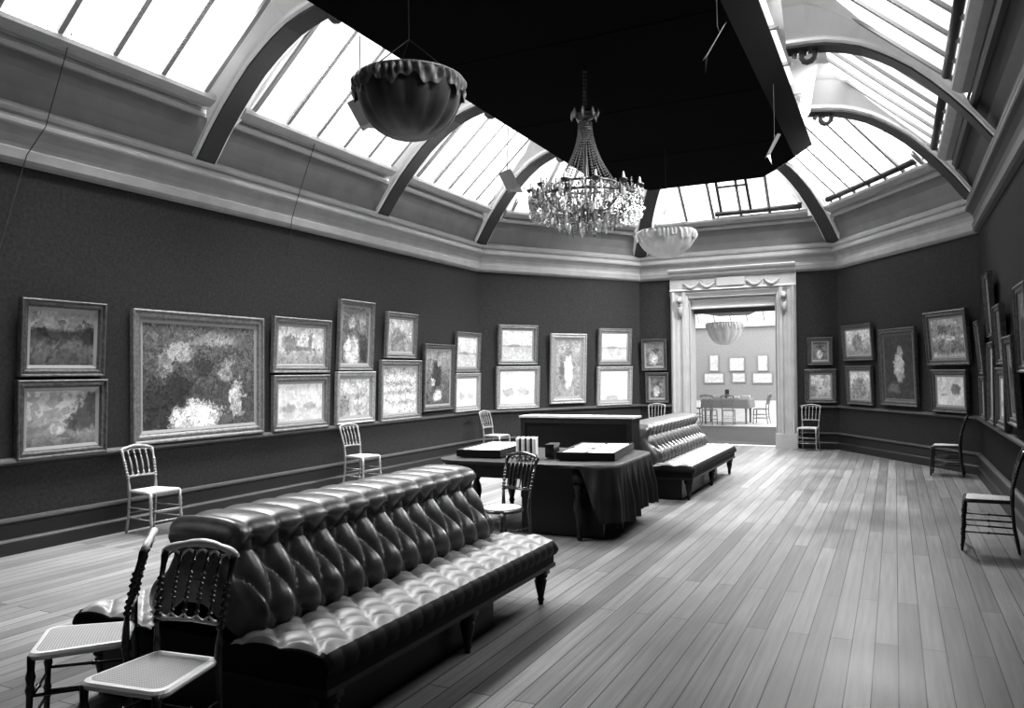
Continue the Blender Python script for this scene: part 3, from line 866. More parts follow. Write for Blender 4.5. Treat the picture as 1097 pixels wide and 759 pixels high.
# ------------------------------------------------------------------ ballroom chairs
def make_chair(name, label, group, FM, CM, TM, round_seat=False, nsp=4):
    r = empty(name)
    leg_prof = [(0, .011), (.06, .013), (.10, .017), (.13, .013), (.3, .013), (.34, .019), (.38, .013), (.42, .019), (.46, .013), (.62, .014), (.68, .020), (.73, .015), (.8, .021), (.86, .015), (1, .017)]
    for sx in (-1, 1):
        bm = bmesh.new()
        turned(bm, [(sx * .185, .205, 0), (sx * .175, .185, .45)], leg_prof, 8)
        obj('front_leg', bm, FM, r, True)
        bm = bmesh.new()
        path = [(sx * .165, -.235, 0), (sx * .158, -.195, .22), (sx * .158, -.18, .46), (sx * .166, -.192, .60), (sx * .176, -.225, .75), (sx * .183, -.268, .885)]
        turned(bm, path, [(0, .012), (.10, .014), (.25, .013), (.45, .015), (.50, .018), (.58, .015)] + [p for p in beads(.0105, .018, [.66, .69, .72, .76, .80, .83, .86], .012)[1:-1]] + [(.93, .012), (.97, .017), (1, .013)], 8)
        obj('back_post', bm, FM, r, True)
    # seat
    bm = bmesh.new()
    out = []
    if round_seat:
        for k in range(28):
            a = 2 * PI * k / 28
            out.append((.20 * math.cos(a), .01 + .205 * math.sin(a)))
    else:
        cor = [(.205, .20, .05), (-.205, .20, .05), (-.165, -.19, .03), (.165, -.19, .03)]
        angs = [0, PI/2, PI, 3*PI/2]
        for (cx, cy, rd), a0 in zip(cor, angs):
            ox = cx - math.copysign(rd, cx); oy = cy - math.copysign(rd, cy)
            for q in range(5):
                a = a0 + q * PI / 8
                out.append((ox + rd * math.cos(a), oy + rd * math.sin(a) ))
    rings = []
    for f, z in ((.97, .436), (1.0, .444), (1.0, .455), (.96, .466), (.90, .468)):
        rings.append([bm.verts.new((x * f, y * f, z)) for x, y in out])
    nn = len(out)
    for a, b in zip(rings, rings[1:]):
        for k in range(nn): bm.faces.new([a[k], a[(k+1) % nn], b[(k+1) % nn], b[k]])
    bm.faces.new(rings[0][::-1]); bm.faces.new(rings[-1])
    obj('seat_frame', bm, TM, r)
    bm = bmesh.new()
    R1 = [bm.verts.new((x * .91, y * .91, .467)) for x, y in out]
    R2 = [bm.verts.new((x * .6, y * .6, .475)) for x, y in out]
    for k in range(nn): bm.faces.new([R1[k], R1[(k+1) % nn], R2[(k+1) % nn], R2[k]])
    bm.faces.new(R2)
    obj('seat', bm, CM, r, True)
    # crest rail with scalloped arches beneath
    bm = bmesh.new()
    pts, rad = [], []
    for i in range(25):
        t = i / 24; x = -.195 + .39 * t
        arch = math.sin(PI * t)
        pts.append((x, -.268 - .022 * arch, .885 + .034 * arch - .012 * (1 - smoothstep(min(t, 1 - t) / .06))))
        rad.append(.0135 + .004 * abs(math.sin(PI * 4 * t)) + (.006 * math.exp(-((t - .5) / .06) ** 2)))
    tube(bm, pts, rad, 8)
    nb = nsp + 1
    xs = [-.176 + .352 * i / nb for i in range(nb + 1)]
    for a, b in zip(xs, xs[1:]):
        q = []
        for i in range(9):
            t = i / 8; x = a + (b - a) * t; ar = math.sin(PI * (x + .195) / .39)
            q.append((x, -.262 - .022 * ar, .848 + .02 * ar + .022 * math.sin(PI * t)))
        tube(bm, q, .006, 6)
    obj('crest_rail', bm, TM, r, True)
    # lower rail with drop loops
    bm = bmesh.new()
    tube(bm, [(-.166, -.192, .602), (0, -.204, .606), (.166, -.192, .602)], .010, 8)
    for a, b in zip(xs, xs[1:]):
        a, b = a * .94, b * .94
        q = [(a + (b - a) * i / 8, -.20, .628 - .018 * math.sin(PI * i / 8)) for i in range(9)]
        tube(bm, q, .0055, 6)
    obj('lower_rail', bm, TM, r, True)
    for x in xs[1:-1]:
        bm = bmesh.new()
        ar = math.sin(PI * (x + .195) / .39)
        turned(bm, [(x * .94, -.20, .606), (x * .97, -.228, .74), (x, -.262 - .022 * ar, .86 + .03 * ar)], [(0, .005), (.5, .0065), (1, .005)] if round_seat else beads(.0065, .0125, [.12, .30, .37, .44, .52, .59, .66, .84], .022), 8)
        obj('spindle', bm, FM, r, True)
    for z, y in ((.15, .20), (.26, .195)):
        bm = bmesh.new(); turned(bm, [(-.18, y, z), (.18, y, z)], beads(.0075, .012, [.5], .03), 6); obj('stretcher', bm, FM, r, True)
    for sx in (-1, 1):
        for z in (.17, .28):
            bm = bmesh.new(); turned(bm, [(sx * .18, .195, z), (sx * .160, -.20, z)], beads(.0075, .012, [.5], .03), 6); obj('stretcher', bm, FM, r, True)
    bm = bmesh.new(); turned(bm, [(-.158, -.20, .22), (.158, -.20, .22)], beads(.0075, .012, [.5], .03), 6); obj('stretcher', bm, FM, r, True)
    tag(r, label, 'chair', group)
    return r
GW_ = 'gilt ballroom chairs along the walls'
def heading(fx, fy): return math.atan2(-fx, fy)       # rotation that turns local +Y to (fx, fy)
gilt = make_chair('ballroom_chair', 'pale gilt spindle-back chair against the left wall, below the very large painting', GW_, GILT, CANE, GILT)
gilt.location = (-7.11, 5.86, 0); gilt.rotation_euler = (0, 0, heading(1, -.05))
dup(gilt, (-7.11, 9.50, 0), heading(1, -.12), 'pale gilt spindle-back chair at the left wall, beyond the sofa ridge', GW_)
dup(gilt, (-6.95, 13.55, 0), heading(1, -.1), 'pale gilt spindle-back chair in the far left corner, behind the black cabinet', GW_)
dup(gilt, (-4.80, 17.13, 0), heading(.15, -1), 'pale gilt chair left of the doorway, half hidden behind the farther sofa', GW_)
dup(gilt, (-1.60, 17.13, 0), heading(-.10, -1), 'pale gilt spindle-back chair beside the doorway, right-hand side', GW_)
dark = make_chair('ballroom_chair', 'dark spindle-back chair in side view beneath the bright snowy landscape', GW_, GILTD, CANE, GILTD)
dark.location = (.70, 13.78, 0); dark.rotation_euler = (0, 0, heading(-1, .12))
dup(dark, (.75, 8.33, 0), heading(-1, .1), 'dark spindle-back chair in side view, nearest along the right-hand wall', GW_)
FG = 'turned ballroom chairs at the end of the near sofa'
fore = make_chair('ballroom_chair', 'closest spindle-back chair, pale crest rail and cane seat, facing forward', FG, GILTD, CANE, GILTP)
fore.location = (-2.715, 2.235, 0); fore.rotation_euler = (0, 0, heading(.13, -.99))
dup(fore, (-3.37, 2.40, 0), heading(-.70, -.71), 'spindle-back chair seen edge-on, behind and left of the closest chair', FG)
rnd = make_chair('ballroom_chair', 'dark chair with pale round seat and thin spindles, standing before the table', None, GILTD, CANE, GILTD, True, 6)
rnd.location = (-3.14, 6.22, 0); rnd.rotation_euler = (0, 0, heading(-.30, -.95))

# ------------------------------------------------------------------ table, cloth and what lies on it
TA = .02
TC = Vector((-3.43, 7.88))         # centre
table = empty('library_table', (TC.x, TC.y, 0), TA)
TW, TD = .99, .80
def rrect(hx, hy, rd, n=8):
    out = []
    for cx, cy, a0 in ((hx - rd, hy - rd, 0), (-hx + rd, hy - rd, PI/2), (-hx + rd, -hy + rd, PI), (hx - rd, -hy + rd, 3*PI/2)):
        for q in range(n + 1):
            a = a0 + q * PI / 2 / n
            out.append((cx + rd * math.cos(a), cy + rd * math.sin(a)))
    return out
bm = bmesh.new(); prism(bm, rrect(TW, TD, .30), .725, .752); prism(bm, rrect(TW - .015, TD - .015, .29), .712, .726)
obj('tabletop', bm, DARKWOOD, table)
bm = bmesh.new()
for a in ((-TW + .16, TW - .16, -TD + .09, -TD + .115), (-TW + .16, TW - .16, TD - .115, TD - .09), (-TW + .09, -TW + .115, -TD + .16, TD - .16), (TW - .115, TW - .09, -TD + .16, TD - .16)):
    box(bm, *a, .58, .713)
obj('apron', bm, DARKWOOD, table)
bm = bmesh.new(); box(bm, -.05, TW - .16, -TD + .24, -TD + .265, .02, .60); obj('front_panel', bm, BLACKWOOD, table)
for x, y in ((-.72, -.62), (.62, -.68), (.87, -.12), (.62, .58), (-.70, .60), (-.86, .0)):
    bm = bmesh.new()
    box(bm, x - .05, x + .05, y - .05, y + .05, .57, .713)
    turned(bm, [(x, y, .575), (x, y, 0)], [(0, .03), (.03, .05), (.08, .056), (.13, .034), (.18, .048), (.24, .03), (.34, .052), (.46, .058), (.60, .040), (.72, .026), (.76, .038), (.80, .026), (.92, .022), (.95, .032), (1, .02)], 12)
    obj('leg', bm, DARKWOOD, table, True)
tag(table, 'dark wooden library table on turned legs between the two sofas', 'table')
# cloth: flat part over the right half, folds hanging from the right end and far side
bm = bmesh.new()
o_ = rrect(TW + .012, TD + .012, .31, 10)
# perimeter from the near edge (right part) round the right end to the far edge
per = []
N = 260
hx, hy, rd = TW + .012, TD + .012, .31
path = [(.10, -hy)]
for t in range(1, 21): path.append((.10 + (hx - rd - .10) * t / 20, -hy))
for t in range(1, 25):
    a = -PI / 2 + PI / 2 * t / 24; path.append((hx - rd + rd * math.cos(a), -hy + rd + rd * math.sin(a)))
for t in range(1, 41): path.append((hx, -hy + rd + (2 * hy - 2 * rd) * t / 40))
for t in range(1, 25):
    a = PI / 2 * t / 24; path.append((hx - rd + rd * math.cos(a), hy - rd + rd * math.sin(a)))
for t in range(1, 41): path.append((hx - rd - (hx - rd + .2) * t / 40, hy))
Q, PL = resample([Vector((p[0], p[1], 0)) for p in path[::2]], .012)
n = len(Q)
def cloth_len(t):          # how far the cloth hangs, along the perimeter
    if t < .10: return .012
    return .03 + .56 * smoothstep((t - .16) / .07) * (1 - .18 * t) + .03 * math.sin(t * 21) * smoothstep((t - .2) / .1)
cols = []
for i, p in enumerate(Q):
    t = i / (n - 1)
    a, b = Q[max(0, i-1)], Q[min(n-1, i+1)]
    tg = (b - a).normalized(); nr = Vector((tg.y, -tg.x, 0))
    col = [(p.x * .72, p.y * .72, .7575), (p.x * .985, p.y * .985, .7575), (p.x + nr.x * .004, p.y + nr.y * .004, .754)]
    Lc = cloth_len(t)
    for k in range(1, 15):
        f = k / 14
        fold = (.045 * math.sin(t * PL / .115 * PI + .8 * math.sin(t * 9)) + .02 * math.sin(t * PL / .05 * PI)) * smoothstep(f * 1.4) * min(1, Lc / .3)
        off = .010 + .03 * f * min(1, Lc / .3) + max(fold, -.03 * f)
        col.append((p.x + nr.x * off, p.y + nr.y * off, .752 - Lc * f))
    cols.append(col)
grid(bm, cols)
cl = obj('tablecloth', bm, CLOTH, None, True, loc=(TC.x, TC.y, 0), rot=(0, 0, TA))
tag(cl, 'black cloth hanging in folds over the right end of the library table', 'tablecloth')

def on_table(x, y): # world position -> keep
    return (x, y, .758)
# display cases: tray, pale sheets inside and a glazed lid frame
def display_case(loc, rz, w, d, label, sheets):
    r = empty('display_case', loc, rz)
    bm = bmesh.new(); box(bm, -w/2, w/2, -d/2, d/2, 0, .062); obj('case_body', bm, BLACKWOOD, r)
    bm = bmesh.new()
    for a in ((-w/2, w/2, -d/2, -d/2 + .025), (-w/2, w/2, d/2 - .025, d/2), (-w/2, -w/2 + .025, -d/2 + .025, d/2 - .025), (w/2 - .025, w/2, -d/2 + .025, d/2 - .025)):
        box(bm, a[0], a[1], a[2], a[3], .062, .075)
    obj('lid_frame', bm, DARKWOOD, r)
    tag(r, label, 'display case', 'shallow display cases on the library table')
    return r
TZ = .764
display_case((-4.06, 7.90, TZ), .12, .50, 1.08, 'shallow black display case with a white sheet, on the left of the table', 1)
display_case((-2.90, 8.04, TZ), .14, .60, 1.18, 'shallow black display case with several white sheets, on the right of the table', 4)
def sheet(loc, rz, w, d, label):
    bm = bmesh.new(); box(bm, -w/2, w/2, -d/2, d/2, 0, .004)
    for q in range(3):
        pass
    o = obj('print_sheet', bm, PAPER, None, loc=loc, rot=(0, 0, rz)); tag(o, label, 'paper', 'printed sheets lying in the display cases')
sz = TZ + .063
sheet((-4.06, 7.90, sz), .12, .43, 1.0, 'large white sheet filling the left display case')
ca, sa = math.cos(.14), math.sin(.14)
def c2(u, v): return (-2.90 + ca * u - sa * v, 8.04 + sa * u + ca * v, sz)
sheet(c2(-.145, .30), .14, .25, .50, 'white sheet at the far left of the right display case')
sheet(c2(.140, .33), .14, .25, .44, 'white sheet at the far right of the right display case')
sheet(c2(.135, -.24), .14, .27, .58, 'white sheet with a small grey mark at the near right of the right display case')
sheet(c2(-.15, -.30), .14, .23, .44, 'narrow white sheet at the near left of the right display case')
bm = bmesh.new(); box(bm, -.05, .05, -.035, .035, 0, .002)
o = obj('paper_slip', bm, TIN, None, loc=(c2(.135, -.25)[0], c2(.135, -.25)[1], sz + .0042), rot=(0, 0, .14)); tag(o, 'small grey slip lying on a white sheet in the right display case', 'paper')
bm = bmesh.new(); box(bm, -.05, .05, -.035, .035, 0, .002)
o = obj('paper_slip', bm, TIN, None, loc=(-4.04, 7.72, sz + .0042), rot=(0, 0, -.1)); tag(o, 'small grey slip lying on the white sheet in the left display case', 'paper')
# row of upright books
BK = [('pale', .72, .034), ('dark', .05, .020), ('pale', .70, .036), ('dark', .06, .018), ('pale', .66, .034), ('dark', .04, .022), ('pale', .72, .036)]
bx = -3.505; by = 7.27
bdir = Vector((.942, .335)); bdep = Vector((-.10, .995))
bdep = Vector((-bdir.y, bdir.x))
acc = 0
for i, (nm, tone, th) in enumerate(BK):
    c = Vector((bx, by)) + bdir * (acc + th / 2)
    r = empty('book', (c.x, c.y, TZ - .001), math.atan2(bdir.y, bdir.x))
    hh = .215 + (.004 if i % 2 else 0); dd = .30
    bm = bmesh.new()
    box(bm, -th/2, -th/2 + .003, 0, dd, 0, hh); box(bm, th/2 - .003, th/2, 0, dd, 0, hh)
    for q in range(4):
        pass
    tube(bm, [(0, .006, 0), (0, .006, hh)], th / 2 * .98, 8)
    obj('cover', bm, mat('book_cloth_%d' % i, tone, .55), r)
    bm = bmesh.new(); box(bm, -th/2 + .003, th/2 - .003, .01, dd - .006, .004, hh - .006); obj('pages', bm, PAPER, r)
    tag(r, ['pale book at the left end of the upright row on the table', 'thin dark book, first dark spine from the left in the upright row', 'pale book between the first and second dark spines of the upright row',
            'thin dark book, second dark spine from the left in the upright row', 'pale book between the second and third dark spines of the upright row',
            'thin dark book, third dark spine from the left in the upright row', 'pale book at the right end of the upright row on the table'][i], 'book', 'upright books on the library table')
    acc += th + .0008
bm = bmesh.new()
box(bm, -.045, .045, -.12, .12, 0, .12); box(bm, -.05, .05, -.125, .125, .12, .138)
o = empty('document_box', (-3.265, 7.66, TZ), .14)
o2 = obj('box_body', bm, BLACKWOOD, o)
tag(o, 'small black box beside the upright books on the table', 'box')

# black cabinet behind the table
cab = empty('cabinet', (-3.725, 9.46, 0))
bm = bmesh.new()
box(bm, -.765, .765, .02, .36, .06, 1.06); obj('body', bm, BLACKWOOD, cab)
bm = bmesh.new(); box(bm, -.785, .785, 0, .38, 1.06, 1.085); obj('top', bm, mat('pale_cabinet_top', .5, .4), cab)  # top board paler than the black body
bm = bmesh.new(); box(bm, -.775, .775, .01, .37, 0, .08); obj('plinth', bm, DARKWOOD, cab)
bm = bmesh.new()
for a in ((-.765, .765, .12, .18), (-.765, .765, .99, 1.05), (-.765, -.70, .18, .99), (.70, .765, .18, .99)): box(bm, a[0], a[1], .008, .022, a[2], a[3])
obj('panel_frame', bm, DARKWOOD, cab)
tag(cab, 'long low black cabinet with a pale top edge, behind the library table', 'cabinet')

# ------------------------------------------------------------------ velarium
vel = empty('velarium', (CX, 9, 5.37))
def vp(s, z):
    h = 1.99 - s
    return [(-h, -6 + s, z), (-h, 4.90 - s * .5, z), (-h + .68, 6.20 - s, z), (h - .68, 6.20 - s, z), (h, 4.90 - s * .5, z), (h, -6 + s, z)]
bm = bmesh.new(); q = vp(.26, -.20); poly(bm, q)
obj('underside', bm, VELUM, vel)
bm = bmesh.new(); grid(bm, [vp(.0, .02), vp(0, 0), vp(.26, -.20)], True); obj('skirt', bm, VELUMS, vel)
bm = bmesh.new(); poly(bm, vp(0, .02)); obj('upper_sheet', bm, VELUM, vel)
for y in (-3.6, -1.2, 1.2, 3.6):
    bm = bmesh.new(); tube(bm, [(-1.73, y, -.205), (1.73, y, -.205)], .008, 5); obj('seam', bm, VELUMS, vel)
for y in (-5, -2, 1, 4):
    for sx in (-1, 1):
        bm = bmesh.new(); tube(bm, [(sx * 1.2, y, .02), (sx * 1.2, y, .86)], .008, 5); obj('suspension_wire', bm, CORD, vel)
tag(vel, 'vast black cloth velarium hung flat beneath the skylight', 'velarium')

# ------------------------------------------------------------------ chandelier
CH = (CX, 8.55)
ch = empty('chandelier', (CH[0], CH[1], 3.62))
bm = bmesh.new(); tube(bm, [(0, 0, 1.06), (0, 0, 1.545)], .012, 6)
for i in range(10): tube(bm, [(0, 0, 1.08 + i * .046), (0, 0, 1.10 + i * .046)], .022, 6)
obj('chain', bm, BRASS, ch, True)
bm = bmesh.new(); lathe(bm, [(.02, 1.06), (.10, 1.04), (.13, 1.0), (.10, .96), (.04, .94), (.05, .86), (.09, .82), (.05, .78), (.02, .7), (.02, .0), (.07, -.06), (.12, -.12), (.05, -.2), (.01, -.25)], 16); obj('stem', bm, BRASS, ch, True)
def drop_mesh(n):
    bm = bmesh.new()
    lathe(bm, [(.001, .03), (.006, .02), (.013, 0), (.010, -.03), (.001, -.055)], 5)
    return bm
proto_drop = obj('crystal_drop', drop_mesh(0), CRYSTAL, ch); dm = proto_drop.data
dm2 = dm.copy(); dm2.materials.clear(); dm2.materials.append(CRYST2)
def drop(x, y, z, s=1.0, alt=False, first=[True]):
    if first[0]:
        o = proto_drop; first[0] = False
    else:
        o = bpy.data.objects.new('crystal_drop', dm2 if alt else dm); link(o, ch)
    o.location = (x, y, z); o.scale = (s, s, s); o.rotation_euler = (random.uniform(-.15, .15), random.uniform(-.15, .15), random.uniform(0, 6))
# bead strands from the crown down to the big ring
def bead_strand(pts, r, parent, m, name='bead_strand'):
    bm = bmesh.new()
    for i in range(len(pts)):
        p = Vector(pts[i])
        lathe2 = [bm.verts.new(p + Vector(d) * r) for d in ((1,0,0),(0,1,0),(-1,0,0),(0,-1,0),(0,0,1),(0,0,-1))]
        for a, b in ((0,1),(1,2),(2,3),(3,0)):
            bm.faces.new([lathe2[a], lathe2[b], lathe2[4]]); bm.faces.new([lathe2[b], lathe2[a], lathe2[5]])
    return obj(name, bm, m, parent)
for k in range(28):
    a = 2 * PI * k / 28
    pts = []
    for i in range(26):
        t = i / 25
        r_ = .075 + (.36 - .075) * (t ** 1.9)
        pts.append((r_ * math.cos(a), r_ * math.sin(a), .90 - .72 * t))
    bead_strand(pts, .0125, ch, CRYSTAL)
for zz, rr in ((.18, .37), (.02, .62)):
    bm = bmesh.new(); tube(bm, [(rr * math.cos(2*PI*k/40), rr * math.sin(2*PI*k/40), zz) for k in range(41)], .014, 6, False); obj('ring', bm, BRASS, ch, True)
for k in range(8):
    a = 2 * PI * k / 8 + .2
    drop(.15 * math.cos(a), .15 * math.sin(a), 1.02, 1.5, True)
for k in range(12):
    a = 2 * PI * k / 12
    bm = bmesh.new()
    ca_, sa_ = math.cos(a), math.sin(a)
    arm = [(.06, -.08), (.2, -.16), (.38, -.15), (.52, -.06), (.60, .04), (.64, .10)]
    tube(bm, [(r_ * ca_, r_ * sa_, z) for r_, z in arm], .013, 6)
    lathe(bm, [(.045, .135), (.05, .125), (.03, .10), (.012, .09)], 10, .64 * ca_, .64 * sa_)
    am = obj('arm', bm, BRASS, ch, True)
    bm = bmesh.new(); lathe(bm, [(.016, .12), (.016, .17), (.011, .175), (.014, .19), (.002, .215)], 8, .64 * ca_, .64 * sa_); obj('candle', bm, CRYST2, am, True)
    for j in range(3):
        b_ = a + (j - 1) * .09
        drop(.65 * math.cos(b_), .65 * math.sin(b_), .06 - (j % 2) * .05, 1.5, (j + k) % 3 == 0)
cnt = 44
for (rr, zz, m_) in ((.50, -.12, 16), (.36, -.22, 14), (.22, -.30, 10)):
    for k in range(m_):
        a = 2 * PI * k / m_ + rr
        drop(rr * math.cos(a), rr * math.sin(a), zz + random.uniform(-.02, .02), 1.7, k % 3 == 0)
# draped bead swags round the ring and hanging fringes: too many to count
bm = bmesh.new()
def octa(p, r):
    v = [bm.verts.new(Vector(p) + Vector(d) * r) for d in ((1,0,0),(0,1,0),(-1,0,0),(0,-1,0),(0,0,1.5),(0,0,-1.5))]
    for a, b in ((0,1),(1,2),(2,3),(3,0)):
        bm.faces.new([v[a], v[b], v[4]]); bm.faces.new([v[b], v[a], v[5]])
for k in range(230):
    a = random.uniform(0, 2*PI); rr = random.choice((.62, .64, .60, .66, .5, .42))
    z0 = random.uniform(-.05, .16)
    for j in range(random.randint(3, 7)): octa((rr * math.cos(a), rr * math.sin(a), z0 - j * .028), random.choice((.010, .013, .016)))
for k in range(24):
    a0, a1 = 2*PI*k/24, 2*PI*(k+1)/24
    for lay, dep in ((.02, .10), (.10, .07), (-.08, .12)):
        for j in range(9):
            t = j / 8; a = a0 + (a1 - a0) * t
            octa((.63 * math.cos(a), .63 * math.sin(a), lay - dep * math.sin(PI * t)), .012)
for k in range(170):
    a = random.uniform(0, 2*PI); rr = random.uniform(.08, .6)
    z0 = -.06 - .2 * (1 - rr / .6)
    for j in range(random.randint(2, 6)): octa((rr * math.cos(a), rr * math.sin(a), z0 - j * .03), .011)
o = obj('bead_fringe', bm, [CRYSTAL], ch); o['kind'] = 'stuff'
bm = bmesh.new()
for k in range(190):
    a = random.uniform(0, 2*PI); rr = random.uniform(.2, .67)
    octa((rr * math.cos(a), rr * math.sin(a), random.uniform(-.38, .2) * (1.2 - rr)), random.uniform(.012, .024))
o = obj('loose_prisms', bm, [CRYST2], ch); o['kind'] = 'stuff'
tag(ch, 'large crystal chandelier of beads and prisms below the black velarium', 'chandelier')

# ------------------------------------------------------------------ silk bowl lamps
def bowl_lamp(loc, R, depth, label, top, SM=SHADE, RM=RUFF):
    r = empty('bowl_lamp', loc)
    G = 12; sub = 6; seg = G * sub
    bm = bmesh.new(); P = []
    for i in range(19):
        t = i / 18
        a = t * PI / 2
        row = []
        for k in range(seg):
            th = 2 * PI * k / seg
            gore = abs(math.sin(PI * k / sub))
            rr = R * math.cos(a) ** .85 * (1 - .085 * (1 - gore ** .55) * math.sin(min(1, 2.2 * (1 - t)) * PI / 2)) if i < 18 else .002
            row.append((rr * math.cos(th), rr * math.sin(th), -depth * math.sin(a) ** 1.05))
        P.append(row)
    grid(bm, P, True); obj('shade', bm, SM, r, True)
    bm = bmesh.new(); P = []
    seg2 = 320
    for i in range(7):
        t = i / 6
        row = []
        for k in range(seg2):
            th = 2 * PI * k / seg2
            w = math.sin(th * 38 + 2.5 * math.sin(th * 5)) * .020 * math.sin(PI * min(1, t * 1.1)) + math.sin(th * 17 + 3) * .010 * t
            rr = R * (1.0 + .03 * math.sin(t * PI)) + .006 + w
            row.append((rr * math.cos(th), rr * math.sin(th), .05 - .15 * R / .5 * t * (1 + .25 * math.sin(th * 9 + 1) + .15 * math.sin(th * 23))))
        P.append(row)
    grid(bm, P, True); obj('ruffle', bm, RM, r, True)
    bm = bmesh.new(); tube(bm, [(R * math.cos(2*PI*k/48), R * math.sin(2*PI*k/48), .04) for k in range(49)], .014, 6, False); obj('rim', bm, TIN, r, True)
    for k in range(3):
        a = 2 * PI * k / 3 + .5
        bm = bmesh.new(); tube(bm, [(R * math.cos(a), R * math.sin(a), .04), (0, 0, min(R * .9, top - .02)), (0, 0, top)], .005, 5); obj('hanging_wire', bm, CORD, r)
    tag(r, label, 'lamp', 'bowl-shaped hanging lamps')
bowl_lamp((CX, 4.88, 3.76), .39, .38, 'large dark silk bowl lamp with ruffled rim, hanging nearest under the velarium', 1.395)
bowl_lamp((CX, 12.1, 3.78), .44, .35, 'pale silk bowl lamp with frilled rim hanging before the end wall', 1.375, SHADEP, SHADEP)
bowl_lamp((-4.95, 26, 3.15), .58, .68, 'pale bowl lamp hanging in the gallery beyond the doorway', 1.28, SHADEP, SHADEP)

# small tin reflectors on wires
TINB = mat('bright_tin', .8, .4)
def reflector(loc, rz, label, M_=None, top=1.0):
    r = empty('lamp_reflector', loc, rz)
    bm = bmesh.new()
    a = .15
    v = [Vector(p) for p in ((-a, 0, .10), (a * .2, -.10, .14), (a, 0, -.08), (-a * .2, .10, -.14))]
    t = Vector((0, .0, .0))
    pts = [bm.verts.new(p) for p in v]; low = [bm.verts.new(p + Vector((.02, .02, -.03))) for p in v]
    bm.faces.new(pts); bm.faces.new(low[::-1])
    for i in range(4): bm.faces.new([pts[i], pts[(i+1) % 4], low[(i+1) % 4], low[i]])
    obj('plate', bm, M_ or TIN, r)
    bm = bmesh.new()
    q = [bm.verts.new(p) for p in (v[3], v[2], v[2] + Vector((.06, -.04, -.12)))]
    bm.faces.new(q); obj('flap', bm, TIND, r)
    bm = bmesh.new(); tube(bm, [(-.02, 0, .12), (0, 0, top)], .006, 5); tube(bm, [(-.02, 0, .12), (-a * .5, .02, .04)], .006, 5); obj('wire', bm, CORD, r)
    tag(r, label, 'reflector', 'tin reflectors hung on wires')
reflector((-5.03, 6.78, 4.43), .4, 'grey tin reflector plate on a wire left of the nearest bowl lamp', top=.80)
reflector((-5.03, 10.31, 4.47), .4, 'grey tin reflector plate on a wire left of the chandelier', top=.76)
reflector((-1.335, 6.78, 4.45), 2.4, 'bright tin reflector on a wire below the right part of the velarium', TINB, top=.78)
reflector((-1.33, 10.31, 4.47), 2.0, 'dark tin reflector on a wire near the far right corner of the velarium', top=.76)

# blind cords hanging over the cornice on the left wall
def cord(pts, label):
    b = Vector(pts[-1]); o = empty('blind_cord', b)
    bm = bmesh.new(); tube(bm, [Vector(p) - b for p in pts], .005, 5)
    bpy.data.objects.remove(o)
    o = obj('blind_cord', bm, CORD, None, loc=b); tag(o, label, 'cord')
cord([(-6.98, 4.90, 4.93), (-7.32, 4.86, 4.08), (-7.44, 4.75, 3.80), (-7.515, 4.45, 2.6)], 'thin cord running down the left wall from the nearest skylight sill')
cord([(-6.98, 8.45, 4.95), (-7.32, 8.42, 4.10), (-7.43, 8.42, 3.82), (-7.515, 8.42, 3.3)], 'thin cord down the cornice above the landscape with dark tree clumps')

# ------------------------------------------------------------------ furniture in the gallery beyond
t2 = empty('draped_table', (-4.75, 25.3, 0))
bm = bmesh.new(); box(bm, -.70, .70, -.5, .5, .70, .76); obj('tabletop', bm, GREYW, t2)
for sx in (-1, 1):
    for sy in (-1, 1):
        bm = bmesh.new(); turned(bm, [(sx * .62, sy * .4, .71), (sx * .62, sy * .4, 0)], [(0, .04), (.2, .05), (.5, .03), (1, .03)], 8); obj('leg', bm, GREYW, t2, True)
bm = bmesh.new()
P = []
for z, f in ((.765, .5), (.768, 1.0), (.74, 1.03), (.60, 1.05), (.48, 1.06)):
    P.append([(x * f * (1 + (.02 * math.sin(i * 1.7) if f > 1 else 0)), y * f, z) for i, (x, y) in enumerate(rrect(.70, .5, .06, 5))])
grid(bm, P, True); bm.faces.new([bm.verts.new(p) for p in P[0]]); obj('cover', bm, mat('grey_cover', .30, .8), t2)
tag(t2, 'draped table in the middle of the gallery beyond the doorway', 'table')
for i, (x, y, w, d, h, tone) in enumerate(((-5.05, 25.25, .30, .22, .10, .6), (-4.55, 25.2, .36, .26, .07, .75), (-4.78, 25.35, .12, .10, .28, .08), (-4.20, 25.35, .24, .22, .09, .7))):
    bm = bmesh.new(); box(bm, -w/2, w/2, -d/2, d/2, 0, h)
    bmesh.ops.bevel(bm, geom=bm.edges[:], offset=.012, segments=2, affect='EDGES')
    o = obj('catalogue_stack' if i != 2 else 'inkstand', bm, mat('table_thing_%d' % i, tone, .6), None, loc=(x, y, .772))
    tag(o, ['pale stack of papers at the left on the draped table beyond the doorway', 'white stack of papers in the middle of the draped table beyond the doorway',
            'small dark upright inkstand on the draped table beyond the doorway', 'white stack of papers at the right on the draped table beyond the doorway'][i], 'papers' if i != 2 else 'inkstand')
GB = 'chairs round the table beyond the doorway'
grey = make_chair('ballroom_chair', 'grey chair with its back to us, left end of the table beyond the doorway', GB, GREYW, GREYW, GREYW)
grey.location = (-5.12, 24.28, 0); grey.rotation_euler = (0, 0, heading(.1, 1))
dup(grey, (-4.55, 24.25, 0), heading(-.1, 1), 'grey chair with its back to us, middle of the table beyond the doorway', GB)
dup(grey, (-3.72, 25.2, 0), heading(-1, .1), 'grey chair at the right end of the table beyond the doorway', GB)
dup(grey, (-5.80, 25.35, 0), heading(1, 0), 'grey chair turned sideways at the far left of the table beyond the doorway', GB)

